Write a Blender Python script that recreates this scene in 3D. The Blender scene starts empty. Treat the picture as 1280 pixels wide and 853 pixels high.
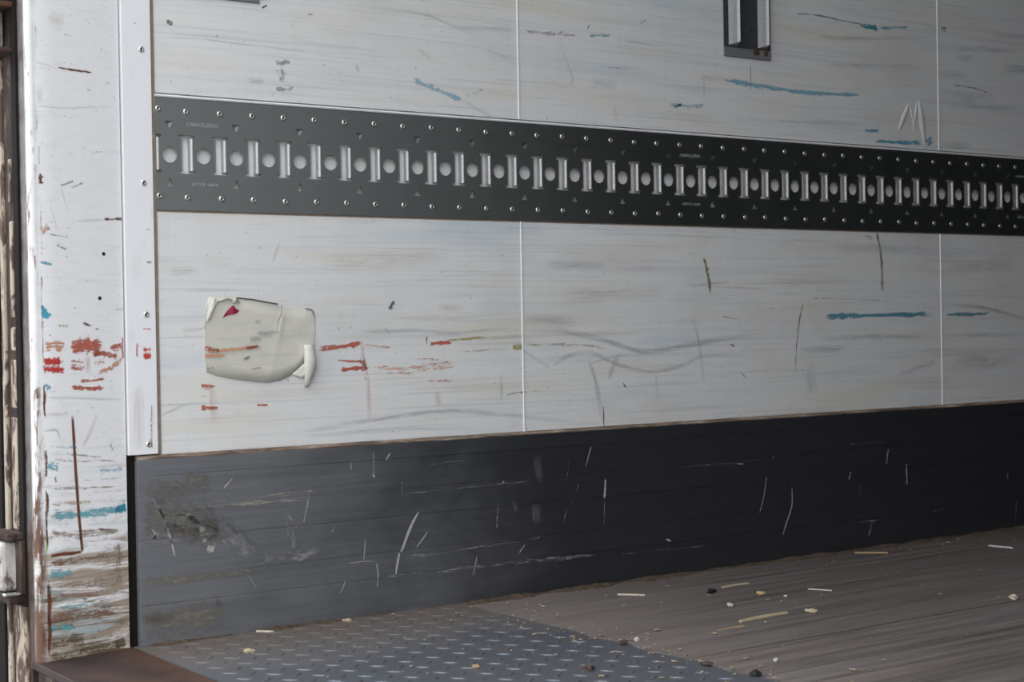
import bpy, bmesh, math, random
from mathutils import Vector, Matrix
random.seed(7)
scene = bpy.context.scene
COL = scene.collection
PI = math.pi

# ------------------------------------------------------------------ camera, world, exposure
# axes: the side wall is the plane y = 0, x runs into the trailer, z up from the deck
cam_data = bpy.data.cameras.new('camera')
cam = bpy.data.objects.new('camera', cam_data); COL.objects.link(cam)
cam_data.sensor_width = 36.0
cam_data.lens = 2000.0 * 36.0 / 1280.0
cam_data.clip_start = 0.05
AZ, PIT, ROL = 0.6138106, -0.0096717, -0.0168638
fw = Vector((math.sin(AZ) * math.cos(PIT), math.cos(AZ) * math.cos(PIT), math.sin(PIT)))
rt = Vector((math.cos(AZ), -math.sin(AZ), 0)); up = rt.cross(fw)
r2 = rt * math.cos(ROL) + up * math.sin(ROL); u2 = up * math.cos(ROL) - rt * math.sin(ROL)
cam.matrix_world = Matrix(((r2.x, u2.x, -fw.x, -1.0341), (r2.y, u2.y, -fw.y, -2.5111), (r2.z, u2.z, -fw.z, 0.5194), (0, 0, 0, 1)))
cam_data.dof.use_dof = True
cam_data.dof.focus_distance = 3.0
cam_data.dof.aperture_fstop = 7.0
scene.camera = cam

world = bpy.data.worlds.new('overcast_sky'); scene.world = world
world.use_nodes = True
wt = world.node_tree; wt.nodes.clear()
w_out = wt.nodes.new('ShaderNodeOutputWorld'); w_bg = wt.nodes.new('ShaderNodeBackground')
w_tc = wt.nodes.new('ShaderNodeTexCoord'); w_sep = wt.nodes.new('ShaderNodeSeparateXYZ'); w_ramp = wt.nodes.new('ShaderNodeValToRGB')
w_ramp.color_ramp.elements[0].position = 0.0; w_ramp.color_ramp.elements[0].color = (0.44, 0.455, 0.475, 1)
w_ramp.color_ramp.elements[1].position = 1.0; w_ramp.color_ramp.elements[1].color = (1.14, 1.16, 1.19, 1)
wt.links.new(w_tc.outputs['Generated'], w_sep.inputs[0]); wt.links.new(w_sep.outputs['Z'], w_ramp.inputs[0])
wt.links.new(w_ramp.outputs[0], w_bg.inputs['Color']); w_bg.inputs['Strength'].default_value = 1.0
wt.links.new(w_bg.outputs[0], w_out.inputs[0])

vs = scene.view_settings
vs.view_transform = 'Standard'; vs.look = 'None'; vs.gamma = 1.0; vs.use_curve_mapping = False
vs.exposure = 1.92

# ------------------------------------------------------------------ material helpers
class NT:
    def __init__(s, name):
        s.m = bpy.data.materials.new(name); s.m.use_nodes = True
        s.t = s.m.node_tree; s.t.nodes.clear()
        s.out = s.n('ShaderNodeOutputMaterial')
        s.b = s.n('ShaderNodeBsdfPrincipled'); s.l(s.b.outputs[0], s.out.inputs[0])
    def n(s, typ, **kw):
        nd = s.t.nodes.new(typ)
        for k, v in kw.items(): setattr(nd, k, v)
        return nd
    def l(s, a, b): s.t.links.new(a, b)
    def pos(s, scale=(1, 1, 1), rot=(0, 0, 0)):
        g = s.n('ShaderNodeNewGeometry'); mp = s.n('ShaderNodeMapping')
        s.l(g.outputs['Position'], mp.inputs[0]); mp.inputs['Scale'].default_value = scale; mp.inputs['Rotation'].default_value = rot
        return mp.outputs[0]
    def noise(s, vec, scale=1.0, detail=4.0, rough=0.6, dist=0.0):
        n = s.n('ShaderNodeTexNoise'); s.l(vec, n.inputs['Vector'])
        n.inputs['Scale'].default_value = scale; n.inputs['Detail'].default_value = detail
        n.inputs['Roughness'].default_value = rough; n.inputs['Distortion'].default_value = dist
        return n.outputs['Fac']
    def ramp(s, fac, *stops):
        r = s.n('ShaderNodeValToRGB'); s.l(fac, r.inputs[0]); cr = r.color_ramp
        while len(cr.elements) < len(stops): cr.elements.new(0.5)
        for e, (p_, c) in zip(cr.elements, stops):
            e.position = p_
            if not isinstance(c, (tuple, list)): c = (c, c, c)
            e.color = (*c[:3], 1)
        return r.outputs[0]
    def mix(s, fac, a, b, mode='MIX'):
        m = s.n('ShaderNodeMix', data_type='RGBA', blend_type=mode)
        for sock, v in ((m.inputs[0], fac), (m.inputs[6], a), (m.inputs[7], b)):
            if isinstance(v, (int, float)): sock.default_value = v
            elif isinstance(v, (tuple, list)): sock.default_value = (*v[:3], 1)
            else: s.l(v, sock)
        return m.outputs[2]
    def math(s, op, a, b=0.0, c=0.0, clamp=False):
        m = s.n('ShaderNodeMath', operation=op, use_clamp=clamp)
        for i, v in enumerate((a, b, c)):
            if isinstance(v, (int, float)): m.inputs[i].default_value = v
            else: s.l(v, m.inputs[i])
        return m.outputs[0]
    def smooth(s, v, lo, hi):
        m = s.n('ShaderNodeMapRange', interpolation_type='SMOOTHSTEP')
        s.l(v, m.inputs['Value']); m.inputs['From Min'].default_value = lo; m.inputs['From Max'].default_value = hi
        return m.outputs[0]
    def bump(s, h, strength=0.3, dist=0.002):
        b = s.n('ShaderNodeBump'); s.l(h, b.inputs['Height']); b.inputs['Strength'].default_value = strength; b.inputs['Distance'].default_value = dist
        s.l(b.outputs[0], s.b.inputs['Normal'])
    def base(s, c):
        if isinstance(c, (tuple, list)): s.b.inputs['Base Color'].default_value = (*c[:3], 1)
        else: s.l(c, s.b.inputs['Base Color'])
    def set(s, rough=0.5, metal=0.0, spec=0.5):
        for k, v in (('Roughness', rough), ('Metallic', metal), ('Specular IOR Level', spec)):
            if isinstance(v, (int, float)): s.b.inputs[k].default_value = v
            else: s.l(v, s.b.inputs[k])
        return s.m

M = {}
def plain(name, c, rough=0.5, metal=0.0, spec=0.5, var=0.0):
    t = NT(name)
    if var:
        f = t.noise(t.pos((1, 1, 1)), 60, 3)
        t.base(t.mix(f, tuple(x * (1 - var) for x in c), tuple(min(1, x * (1 + var)) for x in c)))
    else: t.base(c)
    M[name] = t.set(rough, metal, spec); return M[name]

# white laminated lining with fine horizontal rub marks and faint tints
t = NT('white_lining')
st = t.noise(t.pos((2.2, 1, 150)), 1.0, 6, 0.7, 0.3)
st2 = t.noise(t.pos((0.9, 1, 38)), 1.3, 5, 0.6, 0.4)
tint = t.noise(t.pos((1.1, 1, 9)), 2.0, 3, 0.5)
big = t.noise(t.pos((1.5, 1, 2.5)), 2.0, 4, 0.6)
spk = t.noise(t.pos((60, 1, 75)), 1.6, 2, 0.5)
c = t.ramp(tint, (0.30, (0.69, 0.665, 0.605)), (0.45, (0.71, 0.71, 0.70)), (0.58, (0.71, 0.713, 0.713)), (0.72, (0.60, 0.655, 0.69)))
c = t.mix(t.math('MULTIPLY', t.smooth(st2, 0.52, 0.75), 0.5), c, (0.52, 0.53, 0.54))
c = t.mix(t.math('MULTIPLY', t.smooth(st, 0.50, 0.74), 0.62), c, (0.42, 0.42, 0.43))
c = t.mix(t.math('MULTIPLY', t.smooth(big, 0.50, 0.75), 0.40), c, (0.53, 0.51, 0.48))
vst = t.noise(t.pos((70, 1, 4)), 1.0, 4, 0.6, 0.3)
c = t.mix(t.math('MULTIPLY', t.smooth(vst, 0.52, 0.75), 0.10), c, (0.45, 0.45, 0.44))
hz2 = t.noise(t.pos((9, 1, 120)), 1.0, 5, 0.75, 0.5)
c = t.mix(t.math('MULTIPLY', t.smooth(hz2, 0.55, 0.75), 0.45), c, (0.43, 0.43, 0.43))
c = t.mix(t.math('MULTIPLY', t.smooth(spk, 0.68, 0.76), 0.65), c, (0.25, 0.25, 0.25))
t.base(c); t.bump(st, 0.12, 0.001); M['white_lining'] = t.set(0.5, 0, 0.4)

plain('white_backing', (0.88, 0.87, 0.86), 0.6)
plain('bright_caulk', (0.82, 0.82, 0.83), 0.4)
plain('rubber_and_gap_black', (0.012, 0.010, 0.009), 0.85, spec=0.1, var=0.3)
plain('dark_hole', (0.01, 0.01, 0.01), 0.9)
plain('ceiling_white', (0.36, 0.36, 0.36), 0.5)

# white painted trim
t = NT('white_trim_paint')
n1 = t.noise(t.pos((30, 30, 8)), 1.5, 5)
t.base(t.mix(t.math('MULTIPLY', t.smooth(n1, 0.55, 0.8), 0.4), (0.78, 0.78, 0.80), (0.55, 0.54, 0.52)))
M['white_trim_paint'] = t.set(0.4, 0, 0.4)

# rear post paint: white enamel with rub marks, worn to brown filth in its lower third
t = NT('worn_post_paint')
g = t.n('ShaderNodeNewGeometry'); sp = t.n('ShaderNodeSeparateXYZ'); t.l(g.outputs['Position'], sp.inputs[0])
low = t.smooth(sp.outputs['Z'], 0.42, 0.02)
fine = t.noise(t.pos((7, 7, 120)), 1.0, 6, 0.75, 0.4)
mid = t.noise(t.pos((5, 5, 45)), 1.0, 6, 0.7, 0.8)
blot = t.noise(t.pos((14, 14, 22)), 1.2, 5, 0.65)
tint = t.noise(t.pos((6, 6, 34)), 1.0, 4, 0.6, 0.5)
dots = t.noise(t.pos((110, 110, 160)), 1.3, 2, 0.5)
c = t.mix(t.math('MULTIPLY', t.smooth(fine, 0.55, 0.75), 0.4), (0.83, 0.83, 0.84), (0.56, 0.55, 0.55))
c = t.mix(t.math('MULTIPLY', t.smooth(blot, 0.60, 0.78), 0.35), c, (0.60, 0.55, 0.46))
k = t.math('ADD', mid, t.math('MULTIPLY', low, 0.26))
c = t.mix(t.math('MULTIPLY', t.smooth(k, 0.62, 0.76), t.math('MULTIPLY', low, 1.3, clamp=True)), c, (0.36, 0.29, 0.23))
c = t.mix(t.math('MULTIPLY', t.smooth(tint, 0.55, 0.66), t.math('MULTIPLY', low, 0.75)), c, (0.42, 0.55, 0.58))
k2 = t.math('ADD', fine, t.math('MULTIPLY', low, 0.15))
c = t.mix(t.math('MULTIPLY', t.smooth(k2, 0.66, 0.76), low), c, (0.13, 0.09, 0.07))
grain = t.noise(t.pos((32, 32, 95)), 1.3, 5, 0.7, 0.6)
c = t.mix(t.math('MULTIPLY', t.smooth(grain, 0.50, 0.68), t.math('MULTIPLY_ADD', low, 0.55, 0.10)), c, (0.40, 0.35, 0.30))
c = t.mix(t.math('MULTIPLY', t.smooth(t.noise(t.pos((26, 26, 60)), 1.7, 5, 0.7, 0.4), 0.60, 0.70), low), c, (0.12, 0.075, 0.055))
c = t.mix(t.math('MULTIPLY', t.smooth(dots, 0.70, 0.77), 0.7), c, (0.16, 0.12, 0.10))
edge = t.smooth(t.math('ADD', sp.outputs['X'], t.math('MULTIPLY_ADD', blot, 0.03, -0.015)), -0.186, -0.200)
c = t.mix(t.math('MULTIPLY', edge, 0.45), c, (0.47, 0.45, 0.42))
vr = t.noise(t.pos((90, 90, 13)), 1.0, 5, 0.7, 0.5)
c = t.mix(t.math('MULTIPLY', edge, t.smooth(t.math('ADD', vr, t.math('MULTIPLY', low, 0.16)), 0.56, 0.63)), c, (0.13, 0.065, 0.042))
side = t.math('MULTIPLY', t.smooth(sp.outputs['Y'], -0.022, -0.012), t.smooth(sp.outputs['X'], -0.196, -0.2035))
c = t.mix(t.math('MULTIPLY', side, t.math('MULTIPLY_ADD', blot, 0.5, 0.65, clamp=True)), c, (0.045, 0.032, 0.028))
t.base(c); t.bump(mid, 0.15, 0.002); M['worn_post_paint'] = t.set(0.45, 0, 0.4)

# rust-eaten cream paint on the hinge side
t = NT('flaking_cream_paint')
a = t.noise(t.pos((40, 40, 16)), 1.0, 6, 0.65, 0.6); b = t.noise(t.pos((90, 90, 30)), 1.0, 4)
c = t.mix(b, (0.42, 0.36, 0.28), (0.27, 0.22, 0.165))
c = t.mix(t.smooth(a, 0.48, 0.56), c, (0.060, 0.034, 0.024))
c = t.mix(t.math('MULTIPLY', t.smooth(b, 0.6, 0.7), 0.7), c, (0.22, 0.11, 0.06))
t.base(c); t.bump(a, 0.4, 0.003); M['flaking_cream_paint'] = t.set(0.7)
t = NT('grimy_dark_steel')
a = t.noise(t.pos((30, 30, 14)), 1.0, 6, 0.65, 0.5)
t.base(t.ramp(a, (0.35, (0.02, 0.014, 0.012)), (0.55, (0.05, 0.035, 0.03)), (0.72, (0.16, 0.12, 0.09))))
t.bump(a, 0.4, 0.003); M['grimy_dark_steel'] = t.set(0.8, 0.0, 0.15)
t = NT('rusted_steel')
a = t.noise(t.pos((9, 9, 9)), 1.0, 6, 0.65, 0.5); b = t.noise(t.pos((45, 45, 45)), 1.0, 4)
c = t.ramp(a, (0.30, (0.022, 0.014, 0.014)), (0.48, (0.038, 0.024, 0.022)), (0.62, (0.060, 0.033, 0.025)), (0.75, (0.11, 0.045, 0.02)))
c = t.mix(t.math('MULTIPLY', t.smooth(b, 0.58, 0.7), 0.5), c, (0.06, 0.045, 0.045))
g = t.n('ShaderNodeNewGeometry'); sp = t.n('ShaderNodeSeparateXYZ'); t.l(g.outputs['Position'], sp.inputs[0])
og = t.math('MULTIPLY', t.smooth(t.math('ADD', sp.outputs['X'], t.math('MULTIPLY', a, 0.08)), -0.075, -0.005), t.smooth(sp.outputs['X'], -0.19, -0.18))
c = t.mix(t.math('MULTIPLY', og, 0.6), c, (0.095, 0.048, 0.030))
t.base(c); t.bump(b, 0.3, 0.002); M['rusted_steel'] = t.set(0.65, 0.0, 0.3)
plain('bright_steel', (0.80, 0.80, 0.80), 0.25, 0.9)
t = NT('worn_white_paint')
a = t.noise(t.pos((50, 50, 30)), 1.0, 5, 0.65, 0.4)
t.base(t.ramp(a, (0.35, (0.10, 0.075, 0.06)), (0.45, (0.38, 0.36, 0.34)), (0.7, (0.50, 0.48, 0.46)))); M['worn_white_paint'] = t.set(0.6, 0, 0.3)

# galvanised steel of the load track
t = NT('galvanised_steel')
a = t.noise(t.pos((3, 3, 120)), 1.0, 5, 0.65, 0.4); b = t.noise(t.pos((12, 12, 14)), 1.0, 4)
c = t.mix(b, (0.185, 0.20, 0.195), (0.25, 0.262, 0.258))
c = t.mix(t.math('MULTIPLY', t.smooth(a, 0.5, 0.75), 0.35), c, (0.15, 0.15, 0.145))
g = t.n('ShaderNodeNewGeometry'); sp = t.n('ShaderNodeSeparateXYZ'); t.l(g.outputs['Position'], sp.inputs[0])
door_lit = t.smooth(t.math('ADD', sp.outputs['X'], t.math('MULTIPLY_ADD', b, 0.5, -0.25)), 1.15, -0.25)  # paler and duller towards the doorway: daylight falloff painted into the colour
c = t.mix(t.math('MULTIPLY', door_lit, 0.9), c, t.mix(a, (0.14, 0.15, 0.145), (0.21, 0.22, 0.215)))
t.base(c); M['galvanised_steel'] = t.set(t.ramp(b, (0.3, 0.30), (0.7, 0.38)), t.math('MULTIPLY_ADD', door_lit, -0.85, 0.97), 0.5)
t = NT('rubbed_zinc')
a = t.noise(t.pos((40, 40, 220)), 1.0, 4)
t.base(t.mix(a, (0.40, 0.40, 0.40), (0.60, 0.60, 0.60))); M['rubbed_zinc'] = t.set(0.45, 0.6)
plain('rivet_aluminium', (0.62, 0.61, 0.60), 0.32, 0.85)
plain('stamped_letter', (0.50, 0.52, 0.53), 0.4, 0.4)
plain('slot_steel', (0.10, 0.105, 0.11), 0.5, 0.6, var=0.2)
plain('orange_rust', (0.085, 0.04, 0.012), 0.8, var=0.5); plain('end_plate_steel', (0.17, 0.175, 0.185), 0.5, var=0.15)

# dark kick plate
t = NT('dark_kick_plate')
a = t.noise(t.pos((1.6, 1, 160)), 1.0, 6, 0.7, 0.3); b = t.noise(t.pos((4, 4, 7)), 1.0, 5, 0.65)
f = t.noise(t.pos((6, 6, 60)), 1.0, 5, 0.7); f_ = t.noise(t.pos((3, 3, 130)), 1.0, 5, 0.7)
g = t.n('ShaderNodeNewGeometry'); sp = t.n('ShaderNodeSeparateXYZ'); t.l(g.outputs['Position'], sp.inputs[0])
big = t.noise(t.pos((3.0, 3, 6)), 1.0, 5, 0.7, 0.4)
c = t.mix(a, (0.017, 0.018, 0.022), (0.034, 0.035, 0.040))
wear = t.math('ADD', t.math('MULTIPLY', sp.outputs['X'], -1.05), t.math('MULTIPLY_ADD', big, 0.9, 0.0))
c = t.mix(t.math('MULTIPLY', t.smooth(wear, -0.50, 0.45), 0.85), c, t.mix(f_, (0.085, 0.088, 0.097), (0.25, 0.255, 0.27)))
c = t.mix(t.math('MULTIPLY', t.smooth(f, 0.60, 0.8), 0.35), c, (0.09, 0.09, 0.095))

t.base(c); t.bump(a, 0.12, 0.001); M['dark_kick_plate'] = t.set(t.ramp(a, (0.3, 0.30), (0.7, 0.42)), 0, 0.6)

# oily laminated deck boards
t = NT('oily_deck_board')
a = t.noise(t.pos((2.0, 55, 10)), 1.0, 6, 0.7, 0.5); b = t.noise(t.pos((1.2, 9, 1)), 1.6, 5, 0.6)
d = t.noise(t.pos((25, 60, 1)), 1.3, 4, 0.6)
oi = t.n('ShaderNodeObjectInfo')
c = t.ramp(a, (0.30, (0.045, 0.037, 0.033)), (0.5, (0.118, 0.100, 0.092)), (0.70, (0.21, 0.182, 0.168)))
c = t.mix(t.math('MULTIPLY', t.smooth(b, 0.45, 0.7), 0.5), c, (0.125, 0.124, 0.126))
c = t.mix(t.math('MULTIPLY', t.smooth(d, 0.6, 0.75), 0.4), c, (0.16, 0.14, 0.12))
g = t.n('ShaderNodeNewGeometry'); sp = t.n('ShaderNodeSeparateXYZ'); t.l(g.outputs['Position'], sp.inputs[0])
dust = t.math('ADD', t.math('MULTIPLY', sp.outputs['X'], -1.0), t.math('MULTIPLY_ADD', sp.outputs['Y'], 0.6, t.math('MULTIPLY', b, 0.6)))
c = t.mix(t.math('MULTIPLY', t.smooth(dust, -1.1, -0.2), 0.7), c, (0.25, 0.215, 0.20))
c = t.mix(t.math('MULTIPLY', oi.outputs['Random'], 0.2), c, (0.08, 0.07, 0.066))
t.base(c); t.bump(a, 0.35, 0.002); M['oily_deck_board'] = t.set(0.6, 0, 0.4)

# chequer plate, dusted over with brown dirt in a band along the wall
t = NT('chequer_plate')
g = t.n('ShaderNodeNewGeometry'); sp = t.n('ShaderNodeSeparateXYZ'); t.l(g.outputs['Position'], sp.inputs[0])
a = t.noise(t.pos((9, 9, 9)), 1.0, 5, 0.65); b = t.noise(t.pos((70, 70, 70)), 1.0, 4, 0.6)
edge = t.math('ADD', sp.outputs['Y'], t.math('MULTIPLY', t.math('SUBTRACT', a, 0.5), 0.35))
dust = t.smooth(edge, -0.42, -0.04)
dust2 = t.math('MULTIPLY', dust, 0.92)
c = t.mix(b, (0.105, 0.115, 0.134), (0.145, 0.155, 0.178))
c = t.mix(t.math('MULTIPLY', t.smooth(a, 0.5, 0.7), 0.4), c, (0.15, 0.14, 0.13))
c = t.mix(dust2, c, t.mix(b, (0.098, 0.080, 0.068), (0.145, 0.122, 0.106)))
t.base(c); M['chequer_plate'] = t.set(t.math('MULTIPLY_ADD', dust, 0.35, 0.42), t.math('MULTIPLY_ADD', dust, -0.5, 0.5), 0.4)

t = NT('dirt_caulk')
a = t.noise(t.pos((16, 60, 140)), 1.0, 5, 0.65, 0.4)
c = t.ramp(a, (0.35, (0.05, 0.035, 0.028)), (0.5, (0.17, 0.12, 0.085)), (0.62, (0.28, 0.22, 0.17)), (0.72, (0.62, 0.58, 0.54)))
t.base(c); M['dirt_caulk'] = t.set(0.8)
t = NT('loose_dirt')
a = t.noise(t.pos((60, 60, 60)), 1.0, 5, 0.65)
t.base(t.ramp(a, (0.35, (0.035, 0.023, 0.016)), (0.65, (0.11, 0.075, 0.048)))); M['loose_dirt'] = t.set(0.9)
plain('brown_sealant', (0.26, 0.20, 0.15), 0.8, var=0.6)
t = NT('cream_patch_film')
a = t.noise(t.pos((10, 10, 70)), 1.0, 5, 0.65); b = t.noise(t.pos((30, 30, 30)), 1.0, 4)
c = t.mix(t.math('MULTIPLY', t.smooth(a, 0.46, 0.70), 0.6), (0.61, 0.595, 0.525), (0.47, 0.455, 0.41))
t.base(c); t.bump(b, 0.3, 0.002); M['cream_patch_film'] = t.set(0.5)
plain('crimson_film', (0.30, 0.015, 0.05), 0.5, var=0.4)
plain('straw', (0.40, 0.335, 0.22), 0.7, var=0.3)
plain('pale_wood', (0.46, 0.40, 0.33), 0.7, var=0.25)
plain('tan_wood', (0.34, 0.23, 0.13), 0.7, var=0.35)
plain('white_scrap', (0.50, 0.49, 0.46), 0.7, var=0.2)
plain('black_scrap', (0.012, 0.012, 0.013), 0.6)
plain('dark_leaf', (0.055, 0.032, 0.025), 0.7, var=0.4)
plain('asphalt', (0.18, 0.18, 0.18), 0.9, var=0.3)
plain('crumb_mix', (0.28, 0.21, 0.14), 0.8, var=0.6)

# rubbed-on paint, scuffs, stains: colour and strength come from each object
def mark_material(name, su, sv, k_edge, k_noise, off, width, dens_gain, amax):
    t = NT(name)
    u1 = t.n('ShaderNodeUVMap', uv_map='metres'); u2_ = t.n('ShaderNodeUVMap', uv_map='unit')
    oi = t.n('ShaderNodeObjectInfo')
    mp = t.n('ShaderNodeMapping'); t.l(u1.outputs[0], mp.inputs[0]); mp.inputs['Scale'].default_value = (su, sv, 1)
    cmb = t.n('ShaderNodeCombineXYZ')
    for i, f in enumerate((37.0, 91.0, 53.0)): t.l(t.math('MULTIPLY', oi.outputs['Random'], f), cmb.inputs[i])
    t.l(cmb.outputs[0], mp.inputs['Location'])
    n = t.noise(mp.outputs[0], 1.0, 4, 0.6, 0.2)
    if name == 'mark_dry':
        mp2 = t.n('ShaderNodeMapping'); t.l(u1.outputs[0], mp2.inputs[0]); mp2.inputs['Scale'].default_value = (170, 260, 1); t.l(cmb.outputs[0], mp2.inputs['Location'])
        n = t.math('MULTIPLY_ADD', n, 0.58, t.math('MULTIPLY', t.noise(mp2.outputs[0], 1.0, 4, 0.7), 0.42))
    s = t.n('ShaderNodeSeparateXYZ'); t.l(u2_.outputs[0], s.inputs[0])
    ev = t.math('MULTIPLY', t.math('MULTIPLY', s.outputs['Y'], t.math('SUBTRACT', 1.0, s.outputs['Y'])), 4.0)
    eu = t.math('MULTIPLY', t.math('MULTIPLY', s.outputs['X'], t.math('SUBTRACT', 1.0, s.outputs['X'])), 9.0, clamp=True)
    e = t.math('MULTIPLY', ev, eu)
    val = t.math('ADD', t.math('MULTIPLY', e, k_edge), t.math('MULTIPLY', n, k_noise))
    val = t.math('ADD', val, t.math('MULTIPLY_ADD', oi.outputs['Alpha'], dens_gain, -off))
    al = t.math('MULTIPLY', t.smooth(val, 0.0, width), amax)
    if name == 'mark_soft':
        eu2 = t.math('MULTIPLY', t.math('MULTIPLY', s.outputs['X'], t.math('SUBTRACT', 1.0, s.outputs['X'])), 4.0, clamp=True)
        al = t.math('MULTIPLY', t.math('MULTIPLY', t.math('MULTIPLY', t.math('POWER', ev, 1.5), t.math('POWER', eu2, 0.7)), oi.outputs['Alpha']), t.math('MULTIPLY_ADD', n, 2.4, -0.65, clamp=True))
        al = t.math('MULTIPLY', al, 0.8)
    else:
        al = t.math('MULTIPLY', al, t.smooth(e, 0.0, 0.25))
    c = t.mix(n, (0.75, 0.75, 0.75), (1.2, 1.2, 1.2))
    t.base(t.mix(1.0, oi.outputs['Color'], c, 'MULTIPLY'))
    t.l(al, t.b.inputs['Alpha'])
    M[name] = t.set(0.6, 0, 0.3)
mark_material('mark_dry', 28, 420, 0.62, 2.2, 1.96, 0.42, 0.85, 0.92)
mark_material('mark_soft', 22, 300, 0.6, 1.0, 1.2, 0.5, 0.8, 0.8)
mark_material('mark_blot', 60, 110, 0.9, 2.2, 1.90, 0.95, 0.8, 0.92)
mark_material('mark_wet', 60, 200, 0.9, 0.7, 1.2, 0.45, 0.85, 0.95)

# ------------------------------------------------------------------ geometry helpers
def obj(name, bm, mat, parent=None, smooth=False):
    me = bpy.data.meshes.new(name)
    if isinstance(bm, bmesh.types.BMesh):
        bmesh.ops.recalc_face_normals(bm, faces=bm.faces[:])
        bm.to_mesh(me); bm.free()
    else:
        me.from_pydata(bm[0], [], bm[1])
    for m_ in (mat if isinstance(mat, (list, tuple)) else [mat]): me.materials.append(m_)
    if smooth:
        for f in me.polygons: f.use_smooth = True
    return link(name, me, parent)
def link(name, me, parent=None, loc=(0, 0, 0)):
    o = bpy.data.objects.new(name, me); COL.objects.link(o); o.location = loc
    adopt(o, parent); return o
def adopt(o, parent):
    if parent:
        o.parent = parent
        base = Vector((0, 0, 0)); q = parent
        while q: base = base + q.location if not q.parent else base; q = q.parent
        o.matrix_parent_inverse = Matrix.Translation(-ROOT[parent.name]); ROOT[o.name] = o.location.copy()
    else: ROOT[o.name] = o.location.copy()
ROOT = {}
def thing(name, label, cat, loc=(0, 0, 0), group=None):
    o = bpy.data.objects.new(name, None); COL.objects.link(o); o.location = loc; o.empty_display_size = 0.05
    ROOT[o.name] = Vector(loc); return tag(o, label, cat, group)
def tag(o, label, cat, group=None):
    o['label'] = label; o['category'] = cat
    if group: o['group'] = group
    return o
def structure(o): o['kind'] = 'structure'; return o
def stuff(o): o['kind'] = 'stuff'; return o
def add_box(bm, x0, x1, y0, y1, z0, z1, bev=0.0):
    r = bmesh.ops.create_cube(bm, size=1.0)
    for v in r['verts']:
        v.co = Vector((x0 + (v.co.x + .5) * (x1 - x0), y0 + (v.co.y + .5) * (y1 - y0), z0 + (v.co.z + .5) * (z1 - z0)))
    if bev:
        es = list({e for v in r['verts'] for e in v.link_edges})
        bmesh.ops.bevel(bm, geom=es, offset=bev, segments=2, affect='EDGES', profile=0.5)
def box(name, mat, parent, x0, x1, y0, y1, z0, z1, bev=0.0):
    bm = bmesh.new(); add_box(bm, x0, x1, y0, y1, z0, z1, bev); return obj(name, bm, mat, parent)
def prism(bm, prof, axis, a0, a1):
    # prof: polygon in the plane across `axis` ('x': (y,z); 'z': (x,y))
    def P(q, a): return (a, q[0], q[1]) if axis == 'x' else (q[0], q[1], a)
    v0 = [bm.verts.new(P(q, a0)) for q in prof]; v1 = [bm.verts.new(P(q, a1)) for q in prof]
    n = len(prof)
    for i in range(n): bm.faces.new((v0[i], v0[(i + 1) % n], v1[(i + 1) % n], v1[i]))
    bm.faces.new(v0[::-1]); bm.faces.new(v1)
def lathe_mesh(name, prof, seg, mats, mat_of=None):
    # revolved about -y (head looks at -y)
    bm = bmesh.new(); rings = []
    for r, h in prof:
        rings.append([bm.verts.new((0, -h, 0))] if r == 0 else [bm.verts.new((r * math.cos(2 * PI * i / seg), -h, r * math.sin(2 * PI * i / seg))) for i in range(seg)])
    for k in range(len(rings) - 1):
        A, B = rings[k], rings[k + 1]
        for i in range(seg):
            j = (i + 1) % seg
            f = bm.faces.new((A[i], A[j], B[0])) if len(B) == 1 else bm.faces.new((A[i], A[j], B[j], B[i]))
            f.smooth = True
            if mat_of: f.material_index = mat_of(k)
    bmesh.ops.recalc_face_normals(bm, faces=bm.faces[:])
    me = bpy.data.meshes.new(name); bm.to_mesh(me); bm.free()
    for m_ in mats: me.materials.append(m_)
    return me

# ------------------------------------------------------------------ the setting
X_END, Y_R, Z_C = 13.0, -2.5, 2.70
wall_left = structure(box('wall_left', M['white_backing'], None, -0.042, X_END, 0.0105, 0.06, -0.02, Z_C))
structure(box('wall_right', M['ceiling_white'], None, -0.20, X_END, Y_R - 0.05, Y_R, -0.02, Z_C))
structure(box('wall_front', M['ceiling_white'], None, X_END, X_END + 0.05, Y_R, 0.0, -0.02, Z_C))
structure(box('ceiling', M['ceiling_white'], None, -0.20, X_END, Y_R, 0.0, Z_C, Z_C + 0.05))
structure(box('baseboard_right', M['dark_kick_plate'], None, -0.10, X_END, Y_R, Y_R + 0.012, 0.0, 0.3075, 0.002))
structure(box('ground', M['asphalt'], None, -20, 20, -20, 20, -1.30, -1.25))

# lining sheets, four feet wide, above and below the load track
seams = [0.018] + [0.7605 + 1.2192 * i for i in range(11)]
PANELS = {'U': [], 'L': []}
for key, z0, z1 in (('U', 0.9165, Z_C), ('L', 0.312, 0.7195)):
    for i in range(len(seams)):
        x0 = seams[i] + (0.0015 if i else 0); x1 = (seams[i + 1] - 0.0015) if i + 1 < len(seams) else X_END
        o = box('panel', M['white_lining'], wall_left, x0, x1, 0.0, 0.0105, z0, z1, 0.0008)
        PANELS[key].append((x0, x1, o))
    for x in seams[1:]:
        box('seam_bead', M['bright_caulk'], wall_left, x - 0.0016, x + 0.0016, -0.0014, 0.0104, z0, z1, 0.0007)
# pale edging along the top of the track, and the grimy joint beneath it
bm = bmesh.new(); prism(bm, [(0.0104, 0.9092), (-0.003, 0.9096), (-0.0042, 0.9115), (-0.003, 0.9138), (0.0104, 0.9142)], 'x', 0.017, X_END)
structure(obj('trim_2', bm, M['white_trim_paint']))
box('joint_sealant', M['brown_sealant'], wall_left, 0.018, X_END, -0.0006, 0.0104, 0.7185, 0.7212)

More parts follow.
